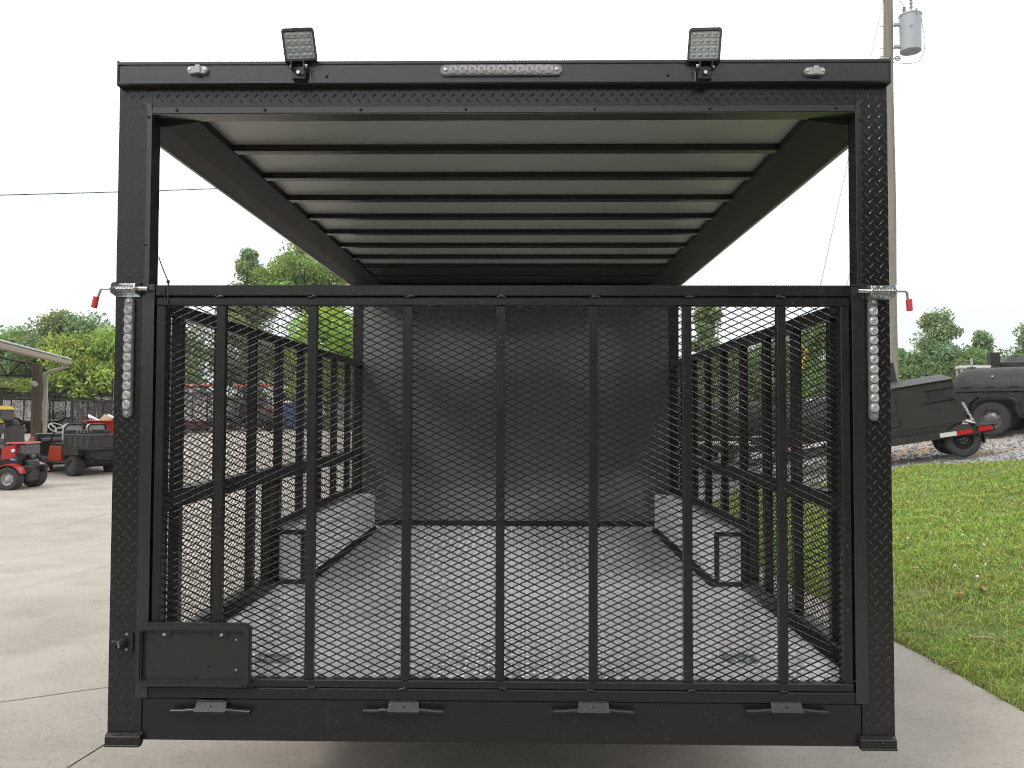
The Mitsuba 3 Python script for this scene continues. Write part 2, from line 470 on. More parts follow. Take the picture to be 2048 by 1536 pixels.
def expanded(origin, u, v, lu, lv, LWD=0.0508, SWD=0.0234, w=0.0036, t=0.0022, tilt=0.62, hole=None):
    """Expanded metal: diamonds of twisted strands, as real bars."""
    u, v = np.asarray(u, float), np.asarray(v, float)
    n = np.cross(u, v)
    o = np.asarray(origin, float)
    ni, nj = int(round(lu / (LWD / 2))), int(round(lv / (SWD / 2)))
    i, j = np.meshgrid(np.arange(ni), np.arange(nj), indexing="ij")
    i, j = i.ravel(), j.ravel()
    up = (i + j) % 2 == 0
    a = np.stack([i * LWD / 2, np.where(up, j, j + 1) * SWD / 2], 1)
    b = np.stack([(i + 1) * LWD / 2, np.where(up, j + 1, j) * SWD / 2], 1)
    if hole is not None:
        ok = ~hole((a + b) / 2)
        a, b, up = a[ok], b[ok], up[ok]
    d = b - a
    d /= np.linalg.norm(d, axis=1, keepdims=True)
    perp = np.stack([-d[:, 1], d[:, 0]], 1)          # in-plane, pointing up
    D = d[:, :1] * u + d[:, 1:] * v
    P = perp[:, :1] * u + perp[:, 1:] * v
    # strand ribbon twisted about its own axis so that its face looks up and outward
    wv = math.cos(tilt) * P - math.sin(tilt) * n
    tv = math.sin(tilt) * P + math.cos(tilt) * n
    A = o + a[:, :1] * u + a[:, 1:] * v - D * 0.0010
    B = o + b[:, :1] * u + b[:, 1:] * v + D * 0.0010
    cs = [(-w / 2, -t / 2), (w / 2, -t / 2), (w / 2, t / 2), (-w / 2, t / 2)]
    V = np.stack([A + x * wv + y * tv for x, y in cs] + [B + x * wv + y * tv for x, y in cs], 1)
    fc = np.array([[k, (k + 1) % 4, (k + 1) % 4 + 4] for k in range(4)] + [[k, (k + 1) % 4 + 4, k + 4] for k in range(4)])
    return trimesh.Trimesh(V.reshape(-1, 3), (fc[None] + 8 * np.arange(len(A))[:, None, None]).reshape(-1, 3), process=False)


def screw(x, z, y, r=0.0055, parent="screw", mat="black_paint", n=(0, -1, 0)):
    TR.part(parent, lathe([(r, 0), (r * 0.95, r * 0.35), (r * 0.6, r * 0.75), (r * 0.35, r * 0.8), (r * 0.3, r * 0.45), (0, r * 0.45)], (x, y, z), n, 12), mat, smooth=50)


X0, XI = 1.295, 1.187                     # outer and inner face of the corner posts
for s in (-1, 1):
    X0, dz = (1.299, 0.0) if s < 0 else (1.292, 0.012)
    TR.part("corner_post", join(box(s * (XI + 0.003), s * (X0 - 0.002), 0.0035, 0.06, 0.536, 2.716),), "black_paint")
    x0, x1 = sorted((s * XI, s * X0))
    TR.part("corner_post__tread_plate", tread((x0, 0, 0.538), (1, 0, 0), (0, 0, 1), x1 - x0 - 0.0, 2.180, start=(0.002 if s < 0 else 0.008, 0.0)), "black_tread")
    # trim angle along the opening
    TR.part("opening_trim", box(s * (XI - 0.002), s * (XI + 0.0155), -0.0055, -0.0025, 0.72, 2.634, 0.001), "black_trim")
    TR.part("opening_trim", box(s * (XI - 0.002), s * (XI + 0.001), -0.0024, 0.06, 0.72, 2.6115), "black_trim")
    TR.part("latch_strip", box(s * 1.1645, s * 1.206, -0.0085, -0.0058, 0.655, 2.03, 0.0008), "black_trim")
    TR.part("foot_cap", moved(join(box(s * 1.180, s * 1.298, -0.022, 0.004, 0.503, 0.534, 0.003), box(s * 1.180, s * 1.298, -0.027, -0.004, 0.500, 0.507, 0.002),
                             hull([[s * 1.180, -0.020, 0.535], [s * 1.298, -0.020, 0.535], [s * 1.180, -0.004, 0.541], [s * 1.298, -0.004, 0.541], [s * 1.180, -0.004, 0.533], [s * 1.298, -0.004, 0.533]])), (-0.008 if s > 0 else 0, 0, dz)), "black_paint")
    screw(s * 1.243, 0.522 + dz, -0.022, 0.006)
TR.part("header", box(-XI, XI, 0.0035, 0.06, 2.6145, 2.716), "black_paint")
TR.part("header__tread_plate", tread((-XI + 0.001, 0, 2.634), (1, 0, 0), (0, 0, 1), 2 * XI - 0.002, 0.082, start=(0.01, -0.006)), "black_tread")
TR.part("opening_trim", box(-XI + 0.002, XI - 0.002, -0.0058, -0.0027, 2.612, 2.634, 0.001), "black_trim")
TR.part("opening_trim", box(-XI + 0.003, XI - 0.003, -0.0026, 0.064, 2.609, 2.6119), "black_trim")
for s in (-1, 1):   # mitred corner tabs
    TR.part("corner_tab", extrude([(s * (XI - 0.002), 2.614), (s * (XI - 0.002), 2.640), (s * (XI + 0.028), 2.655)][::s], 0.002, (0, -0.006, 0), (1, 0, 0), (0, 0, 1)), "black_trim")
for x in (-1.10, -0.80, -0.475, -0.12, 0.315, 0.70, 1.12):
    screw(x, 2.623, -0.0058)
for x, z in ((-1.196, 2.60), (-1.20, 2.165), (1.200, 2.585), (1.20, 2.215), (-1.198, 1.75), (1.198, 1.72)):
    screw(x, z, -0.0055)
# fascia of the roof edge, three lengths with open joints
prof = [(0.01, 2.700), (-0.026, 2.700), (-0.034, 2.704), (-0.034, 2.709), (-0.0285, 2.711), (-0.0285, 2.766), (-0.033, 2.769), (-0.033, 2.777), (-0.027, 2.7805), (0.06, 2.786), (0.06, 2.776), (-0.022, 2.764), (-0.022, 2.708), (0.01, 2.708)]
for a, b in ((-1.289, -0.6425), (-0.641, 0.646), (0.6475, 1.289)):
    TR.part("roof_fascia", extrude(prof, b - a, (a, 0, 0), (0, 1, 0), (0, 0, 1)), "black_trim")
for s in (-1, 1):
    TR.part("fascia_end", box(s * 1.289, s * 1.294, -0.035, 0.06, 2.697, 2.784, 0.002), "black_trim")
for x, z in ((-0.585, 2.728), (0.555, 2.727)):
    screw(x, z, -0.0285)
for c in (-0.6418, 0.6468):
    for dx in (-0.012, 0.012):
        for z in (2.733, 2.745):
            screw(c + dx, z, -0.0285, 0.0022, "rivet")
# roof: sheet, bows, side rails
LEN = 3.76
for k in range(3):
    TR.part("roof_panel", box(-1.0495, 1.0495, 0.062 + k * 1.235, 0.062 + (k + 1) * 1.235 - 0.001, 2.634, 2.6365), "roof_sheet")
TR.part("roof_skin", box(-1.285, 1.285, 0.062, 5.9, 2.70, 2.712, 0.004), "black_matte")
for k in range(9):
    y = 0.389 + 0.369 * k
    TR.part("roof_bow", join(box(-1.0495, 1.0495, y, y + 0.048, 2.609, 2.6335, 0.003)), "black_paint")
TR.part("front_soffit", box(-1.0495, 1.0495, 2.93, LEN, 2.618, 2.6325), "black_matte")
TR.part("front_soffit", box(-1.0495, 1.0495, LEN - 0.06, LEN, 2.545, 2.606, 0.003), "black_paint")
for s in (-1, 1):
    TR.part("roof_side_rail", hull([[s * a, y, z] for a, z in ((1.05, 2.633), (1.05, 2.606), (1.07, 2.603), (1.17, 2.588), (1.262, 2.585), (1.262, 2.699), (1.17, 2.699)) for y in (0.0605, LEN)]), "black_matte")
    TR.part("roof_side_trim", box(s * 1.264, s * 1.276, 0.0605, LEN, 2.580, 2.70, 0.002), "pale_grey", label="pale lower edge of the roof side")
# front bulkhead and the closed box ahead of it
for a, b in ((-1.215, -0.0008), (0.0008, 1.215)):
    TR.part("front_wall", box(a, b, LEN, LEN + 0.004, 0.756, 2.588), "wall_sheet")
TR.part("front_wall_kick_strip", box(-1.215, 1.215, LEN - 0.008, LEN + 0.002, 0.7175, 0.757, 0.002), "black_matte")
for s in (-1, 1):
    TR.part("front_wall_edge", box(s * 1.205, s * 1.262, LEN - 0.010, LEN + 0.03, 0.7175, 2.588, 0.003), "black_paint")
    TR.part("cargo_box_side", box(s * 1.262, s * 1.285, LEN - 0.005, 5.9, 0.56, 2.699, 0.004), "black_paint")
    for z in (0.95, 1.4, 1.85, 2.2, 2.46):
        screw(s * 1.19, z, LEN, 0.005)
        screw(s * 0.03, z, LEN, 0.004)
TR.part("cargo_box_front", box(-1.262, 1.262, 5.88, 5.9, 0.56, 2.699, 0.004), "black_paint")
# floor
plate, bars = tread((-1.215, 0.035, 0.717), (1, 0, 0), (0, 1, 0), 2.43, LEN - 0.044, su=0.040, sv=0.042, L=0.026, W=0.0056, h=0.0026, apart=True)
TR.part("floor", plate, "tread_aluminium")
TR.part("floor__raised_bars", bars, "polished_bars", kind="stuff")
TR.part("under_floor", box(-1.21, 1.21, 0.04, 5.88, 0.66, 0.7135), "black_matte")
for s in (-1, 1):
    TR.part("chassis_rail", box(s * 0.88, s * 0.98, 0.06, 5.8, 0.50, 0.659, 0.004), "black_paint")
for y in (0.6, 1.4, 2.2, 3.0, 3.8, 4.6):
    TR.part("cross_member", box(-0.879, 0.879, y, y + 0.05, 0.58, 0.659), "black_paint")
for x, y in ((-0.82, 0.225), (0.855, 0.265)):
    TR.part("tie_down", extrude(rounded(-0.06, 0.06, -0.05, 0.05, 0.012), 0.003, (x, y, 0.7185)), "zinc")
    th = np.linspace(0, 2 * np.pi, 22)
    TR.part("tie_down__ring", tube(np.column_stack([x + 0.033 * np.cos(th), y - 0.005 + 0.03 * np.sin(th), 0.727 + 0.002 * np.sin(th)]), 0.0045, 6), "zinc", smooth=True)
# wheel boxes of tread plate with black angle trim
for s in (-1, 1):
    xi, xo, y0, y1, zt = 1.052, 1.214, 1.52, 3.50, 0.99
    kw = dict(su=0.030, sv=0.032, L=0.021, W=0.0050, h=0.0022, apart=True)
    if s < 0:
        side = tread((-xi, y0, 0.717), (0, 1, 0), (0, 0, 1), y1 - y0, zt - 0.717, **kw)
        end = tread((-xo, y0, 0.717), (1, 0, 0), (0, 0, 1), xo - xi, zt - 0.717, **kw)
        top = tread((-xo, y0, zt), (1, 0, 0), (0, 1, 0), xo - xi, y1 - y0, **kw)
    else:
        side = tread((xi, y1, 0.717), (0, -1, 0), (0, 0, 1), y1 - y0, zt - 0.717, **kw)
        end = tread((xi, y0, 0.717), (1, 0, 0), (0, 0, 1), xo - xi, zt - 0.717, **kw)
        top = tread((xi, y0, zt), (1, 0, 0), (0, 1, 0), xo - xi, y1 - y0, **kw)
    TR.part("wheel_box", join(side[0], end[0], top[0]), "tread_aluminium")
    TR.part("wheel_box__raised_bars", join(side[1], end[1], top[1]), "polished_bars", kind="stuff")
    tr = [box(s * (xi - 0.003), s * (xi + 0.022), y0 - 0.004, y0 - 0.0008, 0.741, 0.972), box(s * (xo - 0.03), s * (xo + 0.006), y0 - 0.004, y0 - 0.0008, 0.741, 0.972),
          box(s * (xi - 0.003), s * (xo + 0.006), y0 - 0.004, y0 - 0.0008, 0.972, 0.9945), box(s * (xi - 0.003), s * (xo + 0.006), y0 - 0.004, y0 - 0.0008, 0.7175, 0.741)]
    for q in tr:
        TR.part("wheel_box__angle_trim", q, "black_matte")
    TR.part("wheel_box__angle_trim", hull([[s * (xi - 0.026), y0 - 0.004, 0.7195], [s * (xi - 0.026), y1, 0.7195], [s * (xi - 0.0025), y0 - 0.004, 0.752], [s * (xi - 0.0025), y1, 0.752], [s * (xi - 0.0025), y0 - 0.004, 0.7195], [s * (xi - 0.0025), y1, 0.7195]]), "black_matte")
    TR.part("wheel_box__angle_trim", box(s * (xo - 0.004), s * (xo + 0.002), y0, LEN - 0.01, 0.9935, 1.040), "black_matte")
# side fences of tube and expanded metal
FY = [0.36 + 0.427 * k for k in range(8)]
for s in (-1, 1):
    nm = "side_fence"
    TR.part(nm + "__top_rail", box(s * 1.214, s * 1.266, 0.0605, LEN - 0.011, 1.955, 2.003, 0.003), "black_paint")
    TR.part(nm + "__middle_rail", box(s * 1.202, s * 1.266, 0.0605, LEN - 0.011, 1.248, 1.312, 0.003), "black_paint")
    TR.part(nm + "__bottom_rail", box(s * 1.2155, s * 1.268, 0.0605, LEN - 0.011, 0.655, 0.768, 0.003), "black_paint")
    TR.part(nm + "__floor_angle", hull([[s * 1.175, 0.06, 0.7195], [s * 1.175, 1.515, 0.7195], [s * 1.2153, 0.06, 0.7195], [s * 1.2153, 1.515, 0.7195], [s * 1.2153, 0.06, 0.752], [s * 1.2153, 1.515, 0.752]]), "black_paint")
    for y in FY:
        TR.part(nm + "__upright", box(s * 1.216, s * 1.256, y - 0.02, y + 0.02, 1.313, 1.954, 0.003), "black_paint")
        TR.part(nm + "__upright", box(s * 1.216, s * 1.256, y - 0.02, y + 0.02, 0.769, 1.247, 0.003), "black_paint")
    TR.part(nm + "__upright", box(s * 1.2155, s * 1.262, 1.455, 1.517, 0.769, 1.247, 0.003), "black_paint")
    for z0, z1 in ((1.309, 1.956), (0.766, 1.25)):
        o = (s * 1.2605, LEN - 0.01, z0) if s > 0 else (s * 1.2605, 0.062, z0)
        TR.part(nm + "__mesh_panel", expanded(o, (0, -s, 0), (0, 0, 1), LEN - 0.072, z1 - z0, tilt=0.95, t=0.0021, w=0.0036), "black_mesh")
# rear sill: skirt, threshold tube
TR.part("rear_skirt", box(-1.1855, 1.1855, 0.003, 0.035, 0.514, 0.651, 0.002), "black_paint")
TR.part("threshold_tube", box(-1.172, 1.172, -0.003, 0.034, 0.6515, 0.6895, 0.003), "black_paint")
# ramp gate
G = "ramp_gate__"
TR.part(G + "bottom_bar", box(-1.160, 1.160, -0.004, 0.026, 0.6925, 0.717, 0.002), "black_paint")
TR.part(G + "top_bar", box(-1.163, 1.165, -0.006, 0.028, 1.991, 2.027, 0.003), "black_paint")
TR.part(G + "top_bar", box(-1.160, 1.160, -0.004, 0.026, 1.9585, 1.986, 0.003), "black_paint")
for s in (-1, 1):
    TR.part(G + "side_bar", box(s * 1.129, s * 1.158, -0.004, 0.026, 0.7175, 1.958, 0.0025), "black_paint")
for s in (-1, 1):
    TR.part("gate_stop", box(s * 1.135, s * 1.1845, 0.036, 0.058, 0.7175, 2.02), "black_matte")
TR.part(G + "top_bar_strip", box(-1.15, 1.15, 0.012, 0.016, 1.9862, 1.9908), "black_matte")
GX = [-0.940, -0.631, -0.3115, 0.001, 0.3095, 0.6215, 0.9335]
for x in GX:
    TR.part(G + "upright", box(x - 0.0145, x + 0.0145, -0.005, 0.024, 0.7175, 1.958, 0.0025), "black_paint")
TR.part(G + "mesh_panel", expanded((-1.129, 0.0285, 0.712), (1, 0, 0), (0, 0, 1), 2.26, 1.252, tilt=1.12, t=0.0026), "black_mesh")


def weld(x, z, y, length, seed):
    g = np.random.default_rng(seed)
    n = 7
    p = np.column_stack([x + np.linspace(-length / 2, length / 2, n), np.full(n, y) + g.normal(0, 0.0008, n), z + g.normal(0, 0.0022, n)])
    TR.part(G + "weld_bead", tube(p, 0.0042 + 0.0014 * g.random(n), 7), "black_paint", smooth=True)


for k, x in enumerate((-0.945, -0.632, -0.305, 0.003, 0.318, 0.63, 0.93)):
    weld(x, 1.9885, -0.005, 0.030, 40 + k)
for k, x in enumerate((-0.83, -0.62, -0.32, 0.012, 0.30, 0.63, 0.93)):
    weld(x, 0.691, -0.004, 0.024, 60 + k)
# hinges
for k, (x, z) in enumerate(((-0.949, 0.6235), (-0.313, 0.6285), (0.309, 0.6320), (0.936, 0.6380))):
    z -= 0.002
    TR.part("gate_hinge__knuckle", join(hull([[x - 0.049, -0.006, z + 0.024], [x + 0.049, -0.006, z + 0.024], [x - 0.052, -0.030, z - 0.003], [x + 0.052, -0.030, z - 0.003], [x - 0.052, -0.026, z - 0.014], [x + 0.052, -0.026, z - 0.014],
                                          [x - 0.049, 0.002, z + 0.022], [x + 0.049, 0.002, z + 0.022], [x - 0.050, 0.002, z - 0.014], [x + 0.050, 0.002, z - 0.014]])), "black_paint")
    for s in (-1, 1):
        TR.part("gate_hinge__pin", tube([[x + s * 0.051, -0.017, z - 0.002], [x + s * 0.075, -0.017, z - 0.003], [x + s * 0.085, -0.017, z - 0.005], [x + s * 0.132, -0.018, z - 0.006]], 0.0095, 12), "black_paint", smooth=50)
    TR.part("gate_hinge__grease_hole", cyl([x, -0.0195, z + 0.0095], [x, -0.0175, z + 0.0115], 0.004, n=10), "black_matte")
    w = np.column_stack([np.linspace(x - 0.045, x + 0.045, 9), np.full(9, -0.006), z + 0.0245 + np.random.default_rng(k).normal(0, 0.0012, 9)])
    TR.part("gate_hinge__weld_bead", tube(w, 0.0028, 6), "black_paint", smooth=True)
# spring latches with red grips
for s in (-1, 1):
    zc = 2.012 if s < 0 else 2.005
    xa, xb = s * 1.214, s * 1.294
    L = "spring_latch_bracket" if False else "spring_latch"
    TR.part(L + "__back_plate", extrude(rounded(min(xa, xb), max(xa, xb), zc - 0.025, zc + 0.022, 0.004), 0.003, (0, -0.002, 0), (1, 0, 0), (0, 0, 1)), "zinc")
    for q, hgt in ((xa, 0.024), (xb, 0.027)):
        TR.part(L + "__cheek", extrude(sg.Polygon([(-0.002, -hgt + 0.002), (-0.046, -hgt * 0.62), (-0.054, 0), (-0.046, hgt * 0.62), (-0.002, hgt)]), 0.0035, (q - 0.00175, 0, zc), (0, 1, 0), (0, 0, 1)), "zinc")
    yb = -0.031
    TR.part(L + "__bolt", cyl([s * 1.176, yb, zc - 0.001], [s * 1.216, yb, zc - 0.001], 0.0075, n=14), "bright_steel", smooth=50)
    th = np.linspace(0, 2 * np.pi * 13, 13 * 10)
    TR.part(L + "__spring", tube(np.column_stack([np.linspace(s * 1.220, s * 1.290, len(th)), yb + 0.0088 * np.cos(th), zc - 0.001 + 0.0088 * np.sin(th)]), 0.0013, 5), "bright_steel", smooth=True)
    TR.part(L + "__handle", tube([[s * 1.216, yb, zc - 0.001], [s * 1.30, yb, zc - 0.001], [s * 1.329, yb, zc - 0.001], [s * 1.334, yb, zc - 0.003], [s * 1.337, yb, zc - 0.008], [s * (1.338 if s > 0 else 1.342), yb, zc - 0.022], [s * (1.342 if s > 0 else 1.349), yb, zc - 0.040]], 0.0042, 10), "bright_steel", smooth=True)
    hx = 1.3425 if s > 0 else 1.350
    d = np.array([s * (0.05 if s > 0 else 0.20), 0, -1.0])
    d /= np.linalg.norm(d)
    TR.part(L + "__grip", lathe([(0, -0.002), (0.0085, -0.002), (0.0095, 0.0), (0.0098, 0.033), (0.0085, 0.036), (0, 0.036)], (s * hx, yb, zc - 0.030), d, 18), "red_grip", smooth=40, label="red vinyl grip on a latch handle")
    for dx in (0.028, 0.05):
        for dz in (-0.016, 0.015):
            TR.part(L + "__bolt_head", lathe([(0.0055, 0), (0.005, 0.0022), (0, 0.0032)], (s * (1.214 + dx), -0.005, zc + dz), (0, -1, 0), 10), "zinc", smooth=50)
# lamps ---------------------------------------------------------------
def lens(path, x, z, y, r):
    """A clear round lens with concentric steps."""
    TR.part(path, lathe([(r, 0), (r, 0.0035), (r * 0.90, 0.0042), (r * 0.82, 0.0032), (r * 0.70, 0.0044), (r * 0.62, 0.0034), (r * 0.48, 0.0046), (r * 0.40, 0.0034), (r * 0.30, 0.0050), (r * 0.22, 0.0020), (0, 0.0014)],
                        (x, y, z), (0, -1, 0), 22), "clear_lens", smooth=25)


def light_strip(x, z, y, half, r, vertical, n=11, pitch=0.0318):
    k = "light_strip"
    pill = sg.LineString([(0, -half + r), (0, half - r)] if vertical else [(-half + r, 0), (half - r, 0)])
    TR.part(k + "__base", join(extrude(pill.buffer(r), 0.010, (x, y, z), (1, 0, 0), (0, 0, 1)), extrude(pill.buffer(r * 0.86), 0.003, (x, y - 0.010, z), (1, 0, 0), (0, 0, 1))), "clear_base")
    for i in range(n):
        t = (i - (n - 1) / 2) * pitch
        lens(k + "__lens", x + (0 if vertical else t), z + (t if vertical else 0), y - 0.013, r * (0.93 if vertical else 0.80))
    for sg_ in (-1, 1):
        e = sg_ * (half - r * 1.0)
        TR.part(k + "__screw", lathe([(0.0068, 0), (0.006, 0.003), (0.003, 0.0036), (0.0025, 0.0015), (0, 0.0015)], (x + (0 if vertical else e), y - 0.0125, z + (e if vertical else 0)), (0, -1, 0), 14), "bright_steel", smooth=50)


# extrude pushes along u x v = -y for u = x, v = z
light_strip(0.0, 2.7435, -0.0287, 0.2028, 0.0178, False)
light_strip(-1.2485, 1.783, -0.002, 0.203, 0.0152, True)
light_strip(1.2325, 1.780, -0.002, 0.203, 0.0152, True)
for x in (-1.019, 1.040):
    z = 2.7475 if x < 0 else 2.735
    k = "marker_lamp"
    pill = sg.LineString([(-0.0205, 0), (0.0205, 0)]).buffer(0.0148)
    TR.part(k + "__base", extrude(pill, 0.006, (x, -0.0287, z), (1, 0, 0), (0, 0, 1)), "clear_base")
    TR.part(k + "__lens", join(extrude(pill.buffer(-0.003), 0.008, (x, -0.0345, z), (1, 0, 0), (0, 0, 1)), box(x - 0.006, x + 0.011, -0.049, -0.042, z - 0.013, z + 0.0145, 0.002)), "clear_lens")
    for s in (-1, 1):
        TR.part(k + "__screw", lathe([(0.005, 0), (0.0045, 0.002), (0, 0.0028)], (x + s * 0.026, -0.0425, z), (0, -1, 0), 12), "bright_steel", smooth=50)
    TR.part(k + "__wire_notch", box(x - 0.004, x + 0.012, -0.036, -0.0287, z - 0.020, z - 0.013, 0.001), "black_plastic")


def work_light(x, z, yaw, roll, pitch):
    k = "work_light"
    M = place(x, -0.050, z, yaw, roll, pitch)

    def put(path, m, mat, smooth=False):
        m = m.copy()
        m.apply_transform(M)
        TR.part(path, m, mat, smooth=smooth)

    W, Hh = 0.053, 0.054
    fr = rounded(-W, W, -Hh, Hh, 0.011)
    hole = rounded(-W + 0.007, W - 0.007, -Hh + 0.007, Hh - 0.009, 0.006)
    put(k + "__housing", join(extrude(fr, 0.030, (0, 0.022, 0), (1, 0, 0), (0, 0, 1)), *[box(-W + 0.006, W - 0.006, 0.022, 0.036, q - 0.0016, q + 0.0016) for q in np.linspace(-0.04, 0.04, 8)]), "black_plastic")
    put(k + "__bezel", extrude(fr.difference(hole), 0.007, (0, -0.0082, 0), (1, 0, 0), (0, 0, 1)), "black_plastic")
    put(k + "__reflector", join(extrude(hole.buffer(0.0015), 0.0015, (0, -0.0083, 0), (1, 0, 0), (0, 0, 1)),
                                *[box(-W + 0.008, W - 0.008, -0.0125, -0.0098, q - 0.0008, q + 0.0008) for q in (-0.0225, 0.0005, 0.0235)],
                                *[box(q - 0.0008, q + 0.0008, -0.0120, -0.0098, -Hh + 0.008, Hh - 0.010) for q in (-0.0225, 0.0, 0.0225)]), "led_reflector")
    for i in range(4):
        for j in range(4):
            put(k + "__led", lathe([(0.0078, 0), (0.0072, 0.0018), (0.0056, 0.0030), (0.0048, 0.0016), (0.0034, 0.0034), (0, 0.0040)], ((i - 1.5) * 0.0222, -0.0098, (j - 1.5) * 0.0225 + 0.001), (0, -1, 0), 14), "led_dome", 30)
    # bracket, standing straight on the fascia
    zb = z - 0.073
    TR.part(k + "__bracket", join(box(x - 0.022, x + 0.022, -0.050, -0.047, zb - 0.036, zb + 0.004, 0.001), box(x - 0.022, x - 0.019, -0.075, -0.030, zb - 0.012, zb + 0.014), box(x + 0.019, x + 0.022, -0.075, -0.030, zb - 0.012, zb + 0.014),
                                  box(x - 0.022, x + 0.022, -0.060, -0.0287, zb - 0.040, zb - 0.036)), "black_plastic")
    for s in (-1, 1):
        TR.part(k + "__bolt", cyl([x + s * 0.019, -0.058, zb + 0.001], [x + s * 0.030, -0.058, zb + 0.001], 0.0065, n=6), "bright_steel")
    TR.part(k + "__bolt", cyl([x, -0.064, zb - 0.020], [x, -0.050, zb - 0.020], 0.0065, n=6), "bright_steel")
    TR.part(k + "__cable", tube([[x + 0.020, -0.052, zb - 0.012], [x + 0.016, -0.060, zb - 0.026], [x + 0.006, -0.052, zb - 0.035], [x, -0.030, zb - 0.038]], 0.0035, 7), "black_plastic", smooth=True)


work_light(-0.673, 2.822, 0.219, -0.141, 0.05)
work_light(0.674, 2.8165, -0.225, 0.08, 0.05)
# number plate holder
px0, px1, pz0, pz1 = -1.197, -0.816, 0.697, 0.906
out = rounded(px0, px1, pz0, pz1, 0.026)
inn = rounded(px0 + 0.020, px1 - 0.020, pz0 + 0.020, pz1 - 0.027, 0.010)
P = "plate_holder"
TR.part(P + "__frame", join(extrude(out.difference(inn), 0.014, (0, -0.014, 0), (1, 0, 0), (0, 0, 1)), extrude(out.buffer(-0.005).difference(inn.buffer(0.005)), 0.005, (0, -0.028, 0), (1, 0, 0), (0, 0, 1))), "black_plastic")
TR.part(P + "__back", extrude(out.buffer(-0.003), 0.005, (0, -0.0095, 0), (1, 0, 0), (0, 0, 1)), "black_plastic")
for x in (-1.107, -0.917):
    TR.part(P + "__clip", box(x - 0.012, x + 0.022, -0.0175, -0.0146, 0.852, 0.879, 0.001), "black_plastic")
    TR.part(P + "__bolt", lathe([(0.007, 0), (0.0065, 0.004), (0.004, 0.006), (0, 0.0062)], (x, -0.0175, 0.866), (0, -1, 0), 6), "bright_steel")
for x, z in ((-1.144, 0.849), (-0.955, 0.862), (-0.868, 0.849), (-1.145, 0.752), (-0.957, 0.762), (-0.868, 0.750)):
    screw(x, z, -0.0146, 0.0042, P + "__screw", "zinc" if x > -0.9 else "black_paint")
TR.part(P + "__bracket", box(-1.10, -0.93, -0.0093, -0.0045, 0.70, 0.89), "black_plastic")
TR.part(P + "__tab", extrude(sg.Point(0, 0).buffer(0.012).intersection(sg.box(-1, 0, 1, 1)), 0.004, (-1.012, -0.0146, 0.7172), (1, 0, 0), (0, 0, 1)), "black_plastic")
# plug socket on the left post
K = "plug_socket"
M = (-1.246, 0, 0.838)
TR.part(K + "__flange", extrude(rounded(-0.016, 0.024, -0.034, 0.030, 0.010), 0.006, (M[0] + 0.006, -0.002, M[2]), (1, 0, 0), (0, 0, 1)), "black_plastic")
TR.part(K + "__body", lathe([(0.017, 0), (0.017, 0.028), (0.015, 0.033), (0.009, 0.034), (0.009, 0.020), (0, 0.020)], (M[0], -0.008, M[2] - 0.004), (-0.12, -1, -0.10), 18), "black_plastic", smooth=40)
TR.part(K + "__lever", join(box(M[0] - 0.026, M[0] - 0.008, -0.040, -0.030, M[2] + 0.004, M[2] + 0.011, 0.002), cyl([M[0] - 0.004, -0.036, M[2] + 0.006], [M[0] + 0.006, -0.050, M[2] - 0.012], 0.006, n=10)), "black_plastic", smooth=40)
for dz in (0.025, -0.024):
    TR.part(K + "__screw", lathe([(0.005, 0), (0.004, 0.003), (0, 0.0035)], (M[0] + 0.010, -0.008, M[2] + dz), (0, -1, 0), 10), "bright_steel", smooth=50)
